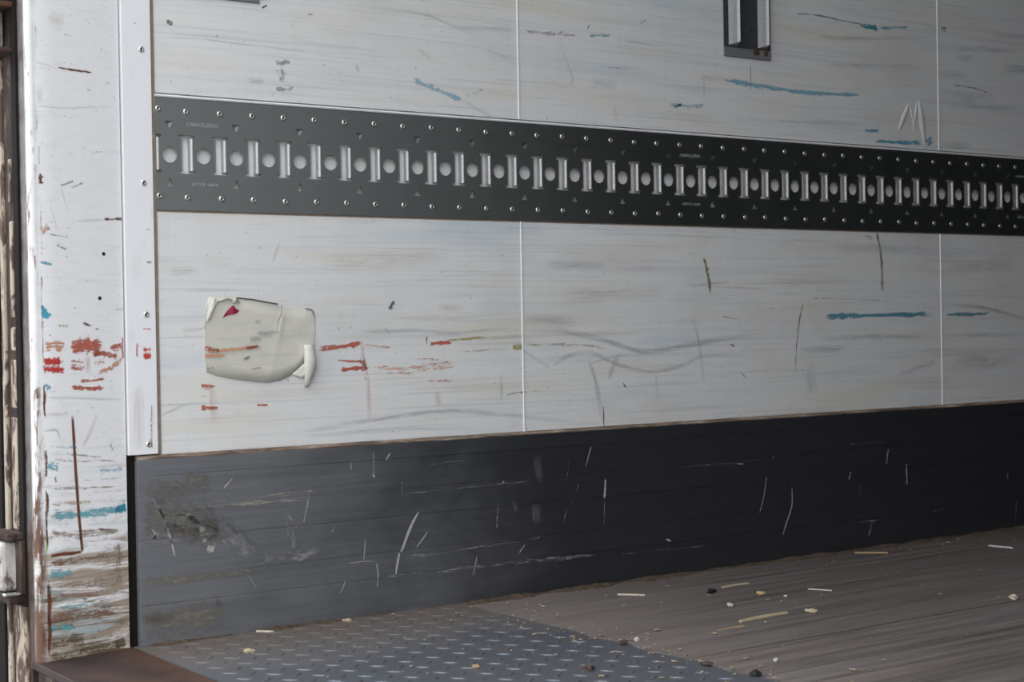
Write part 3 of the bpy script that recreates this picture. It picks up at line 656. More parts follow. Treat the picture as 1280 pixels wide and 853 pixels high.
# ------------------------------------------------------------------ rubbed paint, scuffs, scratches and stains on the surfaces
MARKS = [
('U','paint_smear',(0.3,0.5,0.6),0.62,'d',0.0133,[(0.5168,0.9786),(0.5547,0.9652),(0.5985,0.9535),(0.6377,0.9427)]),
('U','paint_smear',(0.3,0.5,0.6),0.4,'s',0.0067,[(0.6306,0.9452),(0.6701,0.9282),(0.703,0.915)]),
('U','paint_smear',(0.45,0.62,0.56),0.4,'d',0.0101,[(0.6343,0.9514),(0.682,0.9699)]),
('U','scuff_mark',(0.33,0.33,0.34),0.5,'b',0.011,[(0.2399,0.9842),(0.2725,0.9854)]),
('U','scuff_mark',(0.33,0.33,0.34),0.5,'b',0.0094,[(0.2405,0.937),(0.2779,0.9396)]),
('U','scuff_mark',(0.33,0.33,0.34),0.35,'b',0.0157,[(0.2475,0.9764),(0.2549,0.9603),(0.2531,0.949)]),
('U','scuff_mark',(0.34,0.31,0.33),0.5,'d',0.0105,[(0.7665,1.0883),(0.8433,1.0892),(0.9144,1.0925)]),
('U','paint_smear',(0.22,0.5,0.52),0.55,'d',0.0108,[(0.9325,1.0941),(0.9916,1.0995)]),
('U','scuff_mark',(0.33,0.33,0.34),0.4,'s',0.0085,[(0.6011,1.0805),(0.6733,1.0828),(0.757,1.089)]),
('U','scuff_mark',(0.33,0.33,0.34),0.4,'s',0.0031,[(0.0157,1.0084),(0.1013,1.0121),(0.1751,1.0104),(0.2824,1.0086),(0.3947,1.0096)]),
('U','scuff_mark',(0.1,0.1,0.11),0.7,'d',0.0061,[(0.0402,1.0372),(0.0528,1.0318)]),
('U','scuff_mark',(0.1,0.1,0.11),0.7,'d',0.0047,[(0.2173,1.0763),(0.2281,1.0829)]),
('U','scuff_mark',(0.35,0.28,0.22),0.6,'d',0.0048,[(0.3057,1.0725),(0.3185,1.0766)]),
('U','scuff_mark',(0.33,0.33,0.34),0.4,'s',0.0042,[(0.4462,1.0993),(0.5487,1.0977),(0.6012,1.085),(0.6584,1.0693)]),
('U','scuff_mark',(0.33,0.33,0.34),0.3,'s',0.0051,[(0.6725,1.0433),(0.7278,1.0358),(0.7615,1.0325)]),
('U','paint_smear',(0.3,0.5,0.6),0.3,'s',0.0095,[(1.2304,1.0341),(1.2846,1.0332)]),
('U','paint_smear',(0.2,0.44,0.54),0.72,'d',0.0109,[(1.2687,1.0337),(1.3771,1.0281),(1.5214,1.0228),(1.6268,1.0248),(1.7308,1.032)]),
('U','paint_smear',(0.3,0.5,0.6),0.5,'d',0.0149,[(1.1345,0.9693),(1.2426,0.9713)]),
('U','paint_smear',(0.03,0.14,0.25),0.8,'d',0.0056,[(1.1561,0.9657),(1.176,0.9736)]),
('U','paint_smear',(0.05,0.18,0.3),0.6,'d',0.0037,[(1.2113,0.9743),(1.2381,0.9744)]),
('U','paint_smear',(0.16,0.24,0.3),0.55,'d',0.0051,[(1.4882,1.1917),(1.5748,1.1967),(1.6509,1.1933),(1.7421,1.1894)]),
('U','paint_smear',(0.04,0.28,0.33),0.9,'d',0.0105,[(1.7131,1.1884),(1.7765,1.1853)]),
('U','paint_smear',(0.12,0.4,0.44),0.6,'d',0.0085,[(1.7766,1.1871),(1.8828,1.1989)]),
('U','paint_smear',(0.12,0.34,0.48),0.75,'d',0.0093,[(1.7237,0.9498),(1.7742,0.9509)]),
('U','paint_smear',(0.12,0.34,0.48),0.85,'d',0.0095,[(1.7577,0.928),(1.8304,0.9282),(1.9216,0.931)]),
('U','paint_smear',(0.12,0.34,0.48),0.7,'d',0.0216,[(1.9416,0.9452),(1.9497,0.9268)]),
('U','paint_smear',(0.15,0.38,0.44),0.6,'d',0.0132,[(1.9926,1.2054),(2.0156,1.2075)]),
('U','paint_smear',(0.22,0.36,0.42),0.4,'s',0.0156,[(2.046,1.1417),(2.1106,1.1432)]),
('U','paint_smear',(0.18,0.34,0.42),0.5,'s',0.0185,[(2.2217,1.1307),(2.3338,1.1336)]),
('U','scuff_mark',(0.25,0.25,0.25),0.55,'d',0.0056,[(2.0243,1.0752),(2.1031,1.0733),(2.1717,1.0646)]),
('U','paint_smear',(0.38,0.42,0.46),0.3,'s',0.0267,[(1.9863,1.046),(2.1926,1.0524)]),
('U','scuff_mark',(0.33,0.33,0.34),0.4,'s',0.0139,[(2.1808,1.2073),(2.3357,1.2174)]),
('U','paint_smear',(0.38,0.42,0.46),0.35,'s',0.0176,[(1.9732,1.0979),(2.089,1.1011)]),
('U','paint_smear',(0.38,0.42,0.46),0.35,'s',0.0176,[(1.9838,0.9305),(2.1001,0.9345)]),
('U','stain',(0.7,0.38,0.28),0.25,'s',0.0108,[(0.9949,0.9617),(1.0004,0.9267)]),
('U','stain',(0.3,0.27,0.24),0.6,'d',0.0039,[(1.3734,1.0758),(1.372,1.0106)]),
('U','scuff_mark',(0.33,0.33,0.34),0.35,'s',0.0056,[(1.2394,1.0365),(1.2385,0.9929)]),
('U','paint_smear',(0.38,0.42,0.46),0.3,'s',0.0214,[(0.9366,1.0008),(1.006,0.9995)]),
('U','scuff_mark',(0.33,0.33,0.34),0.5,'d',0.0036,[(0.9556,1.0357),(1.0442,1.033)]),
('U','scuff_mark',(0.33,0.33,0.34),0.35,'s',0.0053,[(0.8625,1.0706),(0.8908,1.01),(0.8844,0.9891)]),
('U','scuff_mark',(0.1,0.1,0.11),0.6,'d',0.0036,[(0.9307,1.1051),(0.937,1.1168)]),
('U','scuff_mark',(0.33,0.33,0.34),0.5,'d',0.0046,[(1.0673,1.1291),(1.0844,1.1405)]),
('U','scuff_mark',(0.33,0.33,0.34),0.4,'s',0.0055,[(1.0038,1.091),(1.1305,1.0891)]),
('U','scuff_mark',(0.33,0.33,0.34),0.35,'s',0.0066,[(0.53,1.0341),(0.5645,1.0148)]),
('U','scuff_mark',(0.33,0.33,0.34),0.35,'s',0.0081,[(0.4026,0.9944),(0.4072,0.9776)]),
('U','scuff_mark',(0.33,0.33,0.34),0.3,'s',0.0109,[(0.1889,0.9498),(0.2193,0.9493)]),
('U','scuff_mark',(0.42,0.52,0.5),0.35,'s',0.0062,[(0.1918,0.9445),(0.2193,0.9521)]),
('U','scuff_mark',(0.33,0.33,0.34),0.4,'s',0.0083,[(1.5739,1.1505),(1.6759,1.1543),(1.9466,1.1804)]),
('U','scuff_mark',(0.33,0.33,0.34),0.35,'s',0.0125,[(1.5725,1.0884),(1.917,1.1086)]),
('U','scuff_mark',(0.33,0.33,0.34),0.4,'s',0.0112,[(2.0145,1.0251),(2.269,1.0339)]),
('U','scuff_mark',(0.33,0.33,0.34),0.35,'s',0.0136,[(2.0319,1.1634),(2.2877,1.1775)]),
('U','scuff_mark',(0.33,0.33,0.34),0.3,'s',0.008,[(1.3991,0.9539),(1.724,0.9626)]),
('U','scuff_mark',(0.33,0.33,0.34),0.4,'d',0.0041,[(1.6072,0.9397),(1.6609,0.9373)]),
('L','paint_smear',(0.47,0.12,0.075),0.78,'d',0.0095,[(0.3128,0.4831),(0.3677,0.4875),(0.4072,0.4939)]),
('L','paint_smear',(0.6,0.26,0.14),0.6,'d',0.0064,[(0.4005,0.4897),(0.4337,0.4861),(0.4674,0.484)]),
('L','paint_smear',(0.47,0.12,0.075),0.6,'d',0.0079,[(0.3477,0.4637),(0.3835,0.4599),(0.4165,0.4591)]),
('L','paint_smear',(0.47,0.12,0.075),0.85,'d',0.0079,[(0.3587,0.4463),(0.408,0.4477)]),
('L','paint_smear',(0.6,0.26,0.14),0.5,'s',0.0072,[(0.404,0.4969),(0.4081,0.455),(0.4143,0.4331)]),
('L','paint_smear',(0.47,0.12,0.075),0.85,'d',0.0127,[(0.4049,0.4623),(0.4112,0.4419)]),
('L','paint_smear',(0.7,0.38,0.28),0.6,'s',0.008,[(0.4144,0.4403),(0.4169,0.3969),(0.4176,0.3492)]),
('L','paint_smear',(0.7,0.38,0.28),0.5,'d',0.0114,[(0.4129,0.4476),(0.4835,0.4441),(0.5615,0.4433),(0.6149,0.4478)]),
('L','paint_smear',(0.6,0.26,0.14),0.45,'d',0.0065,[(0.4839,0.4631),(0.553,0.4584),(0.6167,0.4477)]),
('L','paint_smear',(0.47,0.12,0.075),0.8,'d',0.0082,[(0.5466,0.4882),(0.5979,0.4901)]),
('L','paint_smear',(0.42,0.36,0.14),0.6,'d',0.0066,[(0.5802,0.492),(0.6339,0.4955),(0.6833,0.4976)]),
('L','paint_smear',(0.42,0.36,0.14),0.3,'s',0.0067,[(0.6612,0.4949),(0.7733,0.499)]),
('L','paint_smear',(0.47,0.12,0.075),0.5,'d',0.004,[(0.4665,0.4417),(0.509,0.4301)]),
('L','paint_smear',(0.47,0.12,0.075),0.5,'d',0.0066,[(0.5348,0.4219),(0.6018,0.4167)]),
('L','paint_smear',(0.47,0.12,0.075),0.55,'d',0.0065,[(0.518,0.4475),(0.5971,0.4527)]),
('L','scuff_mark',(0.1,0.1,0.11),0.7,'d',0.0033,[(0.5417,0.5016),(0.5414,0.4868)]),
('L','paint_smear',(0.47,0.12,0.075),0.4,'d',0.0048,[(0.4495,0.4364),(0.5177,0.4342)]),
('L','scuff_mark',(0.1,0.1,0.11),0.8,'d',0.008,[(0.462,0.5511),(0.4689,0.5613),(0.4742,0.5685)]),
('L','scuff_mark',(0.33,0.33,0.34),0.5,'s',0.0065,[(0.3977,0.5128),(0.4511,0.5134),(0.5193,0.5138),(0.6072,0.5079),(0.7358,0.5151)]),
('L','scuff_mark',(0.33,0.33,0.34),0.4,'s',0.0048,[(0.4512,0.5192),(0.4644,0.5074)]),
('L','stain',(0.52,0.42,0.3),0.3,'s',0.0066,[(0.4515,0.5367),(0.59,0.5366),(0.6989,0.54)]),
('L','stain',(0.52,0.42,0.3),0.3,'s',0.0148,[(0.5638,0.5562),(0.626,0.5498)]),
('L','stain',(0.42,0.36,0.14),0.7,'d',0.0119,[(0.735,0.4782),(0.7596,0.4792)]),
('L','stain',(0.5,0.46,0.3),0.45,'d',0.005,[(0.6154,0.4718),(0.7349,0.4751)]),
('L','stain',(0.42,0.36,0.14),0.5,'d',0.0069,[(0.7445,0.4811),(0.8897,0.4796),(0.9703,0.4683)]),
('L','stain',(0.52,0.42,0.3),0.4,'s',0.007,[(0.7733,0.5021),(1.0541,0.5006)]),
('L','stain',(0.52,0.42,0.3),0.3,'s',0.0284,[(0.8522,0.5761),(0.9726,0.579),(1.1199,0.5835)]),
('L','stain',(0.52,0.42,0.3),0.25,'s',0.0322,[(0.3223,0.6344),(0.5923,0.6516)]),
('L','stain',(0.52,0.42,0.3),0.2,'s',0.0425,[(0.8343,0.6544),(1.1211,0.6412)]),
('L','scuff_mark',(0.33,0.33,0.34),0.65,'s',0.0108,[(0.764,0.51),(0.8508,0.5071),(0.9503,0.4896),(1.0534,0.4632),(1.161,0.469),(1.273,0.4835),(1.3775,0.4885)]),
('L','scuff_mark',(0.33,0.33,0.34),0.5,'s',0.009,[(0.8105,0.4439),(0.8695,0.458),(0.9295,0.4613),(0.9902,0.4389),(1.0736,0.4203),(1.1602,0.4292),(1.2271,0.4475),(1.3648,0.4475)]),
('L','scuff_mark',(0.33,0.33,0.34),0.5,'s',0.0105,[(0.9191,0.4488),(0.9384,0.4036),(0.9511,0.3296)]),
('L','scuff_mark',(0.33,0.33,0.34),0.55,'s',0.0106,[(1.0011,0.4628),(0.9797,0.4279),(0.969,0.4074)]),
('L','scuff_mark',(0.33,0.33,0.34),0.45,'s',0.0069,[(0.8298,0.4386),(0.8894,0.4654)]),
('L','scuff_mark',(0.33,0.33,0.34),0.4,'s',0.0051,[(0.7351,0.4844),(0.8297,0.4324)]),
('L','scuff_mark',(0.33,0.33,0.34),0.5,'s',0.0082,[(0.2845,0.3387),(0.3486,0.3454),(0.4478,0.355),(0.5864,0.3619),(0.7323,0.3462),(0.8866,0.3264)]),
('L','scuff_mark',(0.33,0.33,0.34),0.35,'s',0.0081,[(0.2844,0.3303),(0.4474,0.3332),(0.6577,0.3269)]),
('L','scuff_mark',(0.33,0.33,0.34),0.45,'d',0.0068,[(0.7107,0.387),(0.8095,0.3925)]),
('L','scuff_mark',(0.33,0.33,0.34),0.35,'s',0.0067,[(0.7078,0.4314),(0.7084,0.3702)]),
('L','scuff_mark',(0.52,0.42,0.3),0.4,'s',0.0131,[(0.5606,0.3987),(0.5689,0.3716)]),
('L','scuff_mark',(0.33,0.33,0.34),0.4,'s',0.0053,[(0.9189,0.4409),(1.0323,0.4605)]),
('L','stain',(0.22,0.2,0.08),0.75,'d',0.0103,[(1.2293,0.6588),(1.2377,0.6337),(1.2439,0.6052),(1.2478,0.5766)]),
('L','stain',(0.24,0.22,0.2),0.75,'d',0.0083,[(1.756,0.7233),(1.7687,0.6924),(1.7757,0.6467),(1.7769,0.5733)]),
('L','scuff_mark',(0.2,0.2,0.2),0.6,'d',0.0059,[(1.5241,0.5653),(1.511,0.5301),(1.4998,0.4688),(1.4909,0.3953)]),
('L','scuff_mark',(0.33,0.33,0.34),0.4,'s',0.0074,[(1.1954,0.5334),(1.2101,0.4914),(1.2201,0.4326),(1.2259,0.3905)]),
('L','scuff_mark',(0.1,0.1,0.11),0.7,'d',0.0035,[(0.9558,0.3598),(0.9566,0.3037)]),
('L','scuff_mark',(0.33,0.33,0.34),0.4,'s',0.0054,[(1.0948,0.4114),(1.0981,0.3621)]),
('L','paint_smear',(0.09,0.28,0.38),0.8,'d',0.0124,[(1.5807,0.5259),(1.6625,0.5286),(1.7947,0.5291),(1.9609,0.5293)]),
('L','paint_smear',(0.09,0.28,0.38),0.72,'d',0.011,[(1.9894,0.5271),(2.1661,0.5292)]),
('L','paint_smear',(0.16,0.42,0.52),0.45,'d',0.0061,[(1.5242,0.5688),(1.6634,0.5664),(1.7955,0.564)]),
('L','paint_smear',(0.38,0.42,0.46),0.5,'s',0.0124,[(1.5596,0.4782),(1.7668,0.4798),(1.9315,0.475)]),
('L','paint_smear',(0.38,0.42,0.46),0.45,'s',0.016,[(1.5094,0.4545),(1.661,0.4547)]),
('L','paint_smear',(0.32,0.55,0.53),0.4,'s',0.0317,[(1.5335,0.4239),(1.547,0.358)]),
('L','paint_smear',(0.38,0.42,0.46),0.4,'s',0.0174,[(0.8146,0.6386),(0.9738,0.6367)]),
('L','paint_smear',(0.38,0.42,0.46),0.45,'s',0.0206,[(0.7644,0.5301),(0.8907,0.5254)]),
('L','paint_smear',(0.38,0.42,0.46),0.4,'s',0.0111,[(1.9884,0.4778),(2.288,0.4765)]),
('L','scuff_mark',(0.33,0.33,0.34),0.6,'s',0.0089,[(1.99,0.5537),(2.1363,0.5431),(2.3045,0.512)]),
('L','scuff_mark',(0.52,0.42,0.3),0.4,'s',0.0057,[(1.2302,0.5951),(1.4152,0.5883)]),
('L','scuff_mark',(0.33,0.33,0.34),0.5,'s',0.0056,[(1.1857,0.5951),(1.31,0.6053)]),
('L','scuff_mark',(0.33,0.33,0.34),0.5,'d',0.0048,[(1.329,0.4125),(1.352,0.3946)]),
('L','scuff_mark',(0.1,0.1,0.11),0.7,'d',0.0076,[(1.3026,0.4728),(1.314,0.4675)]),
('L','scuff_mark',(0.1,0.1,0.11),0.6,'d',0.0053,[(1.006,0.3997),(1.0162,0.3897)]),
('L','scuff_mark',(0.33,0.33,0.34),0.5,'d',0.0038,[(1.2741,0.5326),(1.3546,0.5197)]),
('L','scuff_mark',(0.33,0.33,0.34),0.5,'d',0.0069,[(0.8411,0.5104),(0.8548,0.5133)]),
('L','scuff_mark',(0.33,0.33,0.34),0.5,'d',0.0082,[(1.7186,0.708),(1.7503,0.7049)]),
('L','scuff_mark',(0.33,0.33,0.34),0.35,'s',0.0176,[(2.0159,0.4202),(2.1637,0.4202)]),
('L','scuff_mark',(0.33,0.33,0.34),0.35,'s',0.0311,[(1.9867,0.4019),(2.271,0.4135)]),
('L','scuff_mark',(0.33,0.33,0.34),0.4,'s',0.0106,[(1.8188,0.3883),(1.9585,0.4179)]),
('L','paint_smear',(0.38,0.42,0.46),0.35,'s',0.0208,[(1.6144,0.6811),(1.9359,0.6819)]),
('L','stain',(0.52,0.42,0.3),0.3,'s',0.0267,[(1.9918,0.639),(2.2606,0.6468)]),
('L','scuff_mark',(0.33,0.33,0.34),0.35,'s',0.0046,[(0.2445,0.6756),(0.2282,0.6336)]),
('L','scuff_mark',(0.33,0.33,0.34),0.3,'s',0.0151,[(0.036,0.6187),(0.0935,0.6217)]),
('L','scuff_mark',(0.33,0.33,0.34),0.35,'s',0.0045,[(0.0171,0.3793),(0.0673,0.3971)]),
('L','paint_smear',(0.52,0.42,0.3),0.3,'s',0.0076,[(0.0554,0.521),(0.0987,0.5217)]),
('L','paint_smear',(0.47,0.12,0.075),0.65,'d',0.0083,[(0.0895,0.4259),(0.1187,0.4235)]),
('L','paint_smear',(0.47,0.12,0.075),0.8,'d',0.0091,[(0.0888,0.3895),(0.1224,0.3867)]),
('L','paint_smear',(0.7,0.38,0.28),0.45,'s',0.0122,[(0.1086,0.432),(0.1124,0.402),(0.1146,0.3639)]),
('L','paint_smear',(0.47,0.12,0.075),0.7,'d',0.0054,[(0.1927,0.3905),(0.2171,0.3881)]),
('L','paint_smear',(0.47,0.12,0.075),0.5,'d',0.0045,[(0.0892,0.4084),(0.1008,0.4079)]),
('L','paint_smear',(0.52,0.42,0.3),0.4,'s',0.0076,[(0.0857,0.5219),(0.1091,0.5283)]),
('T','paint_smear',(0.6,0.26,0.14),0.8,'d',0.0061,[(0.0919,0.4867),(0.1255,0.4859),(0.1626,0.4878),(0.205,0.491)]),
('T','paint_smear',(0.47,0.12,0.075),0.7,'d',0.0076,[(0.0934,0.492),(0.1255,0.4845)]),
('T','paint_smear',(0.47,0.12,0.075),0.7,'d',0.0061,[(0.1701,0.4876),(0.1989,0.4911)]),
('T','paint_smear',(0.6,0.26,0.14),0.75,'d',0.0053,[(0.0946,0.4771),(0.1356,0.4761)]),
('T','paint_smear',(0.47,0.12,0.075),0.6,'d',0.0045,[(0.0956,0.4555),(0.1146,0.4563)]),
('T','paint_smear',(0.47,0.12,0.075),0.5,'d',0.0046,[(0.1799,0.4517),(0.2042,0.4537)]),
('T','scuff_mark',(0.33,0.33,0.34),0.6,'b',0.0062,[(0.1902,0.5134),(0.2392,0.5153)]),
('T','scuff_mark',(0.33,0.33,0.34),0.7,'b',0.0077,[(0.1795,0.5025),(0.2022,0.5063)]),
('T','scuff_mark',(0.33,0.33,0.34),0.5,'b',0.0046,[(0.1906,0.5326),(0.2013,0.5366)]),
('T','scuff_mark',(0.1,0.1,0.11),0.6,'b',0.0046,[(0.1667,0.4685),(0.1804,0.4737)]),
('P','paint_smear',(0.6,0.26,0.14),0.62,'d',0.0188,[(-0.1868,0.4981),(-0.1648,0.5001),(-0.1481,0.4985)]),
('P','paint_smear',(0.47,0.12,0.075),0.8,'d',0.0234,[(-0.1398,0.4945),(-0.1157,0.4991),(-0.0799,0.4919)]),
('P','paint_smear',(0.56,0.05,0.04),0.9,'d',0.0116,[(-0.1873,0.4754),(-0.1708,0.475),(-0.157,0.4746)]),
('P','paint_smear',(0.56,0.05,0.04),0.5,'d',0.0073,[(-0.1626,0.4735),(-0.1514,0.4744)]),
('P','paint_smear',(0.56,0.05,0.04),0.8,'d',0.0116,[(-0.1889,0.4629),(-0.1711,0.4623),(-0.149,0.4591)]),
('P','paint_smear',(0.47,0.12,0.075),0.5,'d',0.0102,[(-0.1416,0.4741),(-0.1148,0.4721)]),
('P','paint_smear',(0.47,0.12,0.075),0.55,'d',0.0117,[(-0.1419,0.4639),(-0.1136,0.4618)]),
('P','paint_smear',(0.6,0.26,0.14),0.6,'s',0.0103,[(-0.1103,0.4823),(-0.1095,0.4539)]),
('P','paint_smear',(0.47,0.12,0.075),0.75,'d',0.0103,[(-0.1017,0.4833),(-0.08,0.4854),(-0.0524,0.4781)]),
('P','paint_smear',(0.47,0.12,0.075),0.65,'d',0.0148,[(-0.0697,0.4916),(-0.0461,0.4976)]),
('P','paint_smear',(0.6,0.26,0.14),0.6,'d',0.0103,[(-0.0981,0.4535),(-0.0689,0.4603),(-0.051,0.4742),(-0.042,0.4818)]),
('P','paint_smear',(0.47,0.12,0.075),0.7,'d',0.0059,[(-0.1269,0.4417),(-0.1026,0.442),(-0.078,0.445)]),
('P','paint_smear',(0.47,0.12,0.075),0.9,'d',0.0073,[(-0.1425,0.4333),(-0.1242,0.4313),(-0.1029,0.4291),(-0.0798,0.4308)]),
('P','paint_smear',(0.47,0.12,0.075),0.65,'d',0.0074,[(-0.0428,0.5133),(-0.0421,0.4739)]),
('P','paint_smear',(0.6,0.26,0.14),0.4,'d',0.0177,[(-0.1006,0.4691),(-0.0774,0.4723)]),
('P','paint_smear',(0.08,0.42,0.6),0.9,'d',0.013,[(-0.1936,0.5648),(-0.1856,0.5522),(-0.1735,0.5446)]),
('P','paint_smear',(0.08,0.42,0.6),0.4,'d',0.0058,[(-0.1776,0.5459),(-0.1527,0.5431)]),
('P','paint_smear',(0.16,0.42,0.52),0.6,'d',0.0087,[(-0.1921,0.6327),(-0.1676,0.6281)]),
('P','paint_smear',(0.3,0.5,0.6),0.4,'d',0.0059,[(-0.0581,0.5554),(-0.0403,0.5579)]),
('P','paint_smear',(0.16,0.42,0.52),0.6,'d',0.0116,[(-0.1881,0.4364),(-0.1745,0.4321)]),
('P','paint_smear',(0.16,0.42,0.52),0.5,'d',0.0058,[(-0.1897,0.4277),(-0.1636,0.4253)]),
('P','paint_smear',(0.6,0.26,0.14),0.6,'d',0.013,[(-0.1884,0.6793),(-0.1718,0.6886)]),
('P','paint_smear',(0.3,0.5,0.6),0.5,'d',0.0058,[(-0.1909,0.8173),(-0.1916,0.7821)]),
('P','paint_smear',(0.3,0.5,0.6),0.4,'d',0.0059,[(-0.1431,0.9936),(-0.1263,0.9931)]),
('P','paint_smear',(0.4,0.6,0.55),0.4,'d',0.0105,[(-0.0564,0.9051),(-0.0478,0.8954)]),
('P','paint_smear',(0.3,0.5,0.6),0.4,'d',0.0072,[(-0.1921,0.6967),(-0.1716,0.6962)]),
('P','paint_smear',(0.3,0.5,0.6),0.4,'d',0.0116,[(-0.1944,0.654),(-0.1753,0.6519)]),
('P','scuff_mark',(0.16,0.06,0.03),0.8,'d',0.0045,[(-0.0782,0.7034),(-0.0371,0.7049)]),
('P','scuff_mark',(0.33,0.33,0.34),0.5,'s',0.0044,[(-0.1256,0.6991),(-0.0754,0.7022)]),
('P','scuff_mark',(0.16,0.06,0.03),0.75,'d',0.0037,[(-0.1581,0.9412),(-0.1204,0.9401),(-0.0876,0.9396)]),
('P','scuff_mark',(0.33,0.33,0.34),0.4,'s',0.0029,[(-0.1962,0.9472),(-0.1553,0.9402)]),
('P','scuff_mark',(0.33,0.33,0.34),0.6,'d',0.0051,[(-0.1524,0.7528),(-0.127,0.763)]),
('P','scuff_mark',(0.33,0.33,0.34),0.6,'d',0.0044,[(-0.1357,0.7511),(-0.1101,0.7601)]),
('P','scuff_mark',(0.33,0.33,0.34),0.5,'d',0.0044,[(-0.1748,0.6759),(-0.136,0.672)]),
('P','scuff_mark',(0.33,0.33,0.34),0.4,'d',0.0087,[(-0.1613,0.6611),(-0.142,0.6527)]),
('P','scuff_mark',(0.33,0.33,0.34),0.4,'s',0.0029,[(-0.1511,0.7516),(-0.1393,0.7127)]),
('P','scuff_mark',(0.33,0.33,0.34),0.4,'s',0.0029,[(-0.1697,0.7228),(-0.1581,0.6802)]),
('P','stain',(0.16,0.06,0.03),0.85,'d',0.0116,[(-0.2013,0.7715),(-0.2004,0.754)]),
('P','stain',(0.52,0.42,0.3),0.35,'s',0.0146,[(-0.1903,0.9077),(-0.1895,0.8802)]),
('P','stain',(0.52,0.42,0.3),0.35,'s',0.0207,[(-0.1674,1.021),(-0.1398,1.0144)]),
('P','scuff_mark',(0.33,0.33,0.34),0.4,'s',0.0029,[(-0.195,0.8772),(-0.1428,0.878),(-0.0567,0.8881)]),
('P','scuff_mark',(0.52,0.42,0.3),0.5,'d',0.003,[(-0.099,0.8097),(-0.073,0.8127)]),
('P','scuff_mark',(0.12,0.08,0.06),0.8,'d',0.0037,[(-0.1178,0.5351),(-0.1022,0.5298)]),
('P','scuff_mark',(0.12,0.08,0.06),0.7,'d',0.0029,[(-0.0951,0.5258),(-0.0879,0.5231)]),
('P','paint_smear',(0.4,0.5,0.2),0.5,'d',0.0058,[(-0.1613,0.5318),(-0.1418,0.5303)]),
('P','stain',(0.16,0.06,0.03),0.95,'w',0.0047,[(-0.1392,0.391),(-0.1372,0.3551),(-0.1353,0.3102),(-0.1323,0.2523),(-0.1302,0.22),(-0.1268,0.1812),(-0.1257,0.1669)]),
('P','stain',(0.16,0.06,0.03),0.95,'w',0.005,[(-0.1257,0.1682),(-0.144,0.1678),(-0.1608,0.1684),(-0.1829,0.1672)]),
('P','scuff_mark',(0.52,0.42,0.3),0.45,'s',0.0059,[(-0.0937,0.3899),(-0.1073,0.3597),(-0.1221,0.3349)]),
('P','scuff_mark',(0.52,0.42,0.3),0.4,'s',0.0044,[(-0.1877,0.3923),(-0.1421,0.3899)]),
('P','scuff_mark',(0.33,0.33,0.34),0.5,'s',0.0037,[(-0.1912,0.4189),(-0.1246,0.4146),(-0.0436,0.4084)]),
('P','scuff_mark',(0.33,0.33,0.34),0.5,'s',0.0043,[(-0.1897,0.3647),(-0.1676,0.3659),(-0.161,0.3502)]),
('P','paint_smear',(0.16,0.42,0.52),0.6,'d',0.0131,[(-0.1853,0.3114),(-0.1634,0.306)]),
('P','paint_smear',(0.3,0.5,0.6),0.45,'d',0.0133,[(-0.0957,0.2969),(-0.046,0.2943)]),
('P','paint_smear',(0.14,0.4,0.46),0.65,'d',0.0177,[(-0.1884,0.231),(-0.1357,0.2283),(-0.0856,0.2285),(-0.046,0.2286)]),
('P','paint_smear',(0.02,0.3,0.42),0.85,'d',0.0134,[(-0.0666,0.2293),(-0.0444,0.2337)]),
('P','paint_smear',(0.16,0.42,0.52),0.6,'d',0.0161,[(-0.1863,0.1386),(-0.1419,0.1368)]),
('P','paint_smear',(0.12,0.42,0.46),0.6,'d',0.0162,[(-0.1908,0.0546),(-0.1395,0.0507)]),
('P','paint_smear',(0.12,0.4,0.44),0.45,'d',0.0133,[(-0.1902,0.0848),(-0.0523,0.0757)]),
('P','paint_smear',(0.3,0.5,0.6),0.5,'d',0.0089,[(-0.073,0.3381),(-0.066,0.3246)]),
('P','paint_smear',(0.3,0.5,0.6),0.4,'d',0.0087,[(-0.1847,0.3417),(-0.1263,0.3352)]),
('P','paint_smear',(0.3,0.5,0.6),0.35,'d',0.0074,[(-0.1275,0.2814),(-0.0463,0.2799)]),
('P','paint_smear',(0.3,0.42,0.44),0.5,'d',0.0117,[(-0.1868,0.1121),(-0.1593,0.1059)]),
('P','stain',(0.22,0.13,0.08),0.6,'d',0.0237,[(-0.1919,0.0674),(-0.1321,0.0663),(-0.051,0.065)]),
('P','stain',(0.22,0.13,0.08),0.55,'d',0.0133,[(-0.19,0.1567),(-0.1302,0.1559),(-0.049,0.1593)]),
('P','stain',(0.35,0.26,0.2),0.55,'d',0.0177,[(-0.189,0.2033),(-0.1293,0.1968),(-0.0482,0.196)]),
('P','stain',(0.35,0.28,0.22),0.5,'d',0.0148,[(-0.1867,0.1184),(-0.05,0.1122)]),
('P','stain',(0.15,0.12,0.06),0.6,'d',0.0208,[(-0.1973,0.0077),(-0.1334,0.0061),(-0.0493,0.007)]),
('P','stain',(0.34,0.25,0.18),0.5,'d',0.0209,[(-0.0633,0.1806),(-0.0591,0.1016)]),
('P','stain',(0.33,0.33,0.34),0.5,'d',0.0088,[(-0.1821,0.3327),(-0.0837,0.3167)]),
('P','stain',(0.36,0.28,0.22),0.5,'d',0.0059,[(-0.1865,0.3203),(-0.0443,0.306)]),
('P','stain',(0.36,0.28,0.22),0.5,'d',0.0074,[(-0.1875,0.2738),(-0.0451,0.2666)]),
('P','stain',(0.22,0.13,0.08),0.6,'d',0.0059,[(-0.0977,0.2025),(-0.0717,0.1972)]),
('P','paint_smear',(0.35,0.7,0.18),0.7,'d',0.0073,[(-0.1917,0.2036),(-0.1896,0.1731)]),
('P','stain',(0.15,0.12,0.06),0.5,'d',0.0296,[(-0.1886,0.0303),(-0.1188,0.0257)]),
('P','stain',(0.15,0.12,0.06),0.7,'d',0.0211,[(-0.0714,0.0104),(-0.0492,0.0109)]),
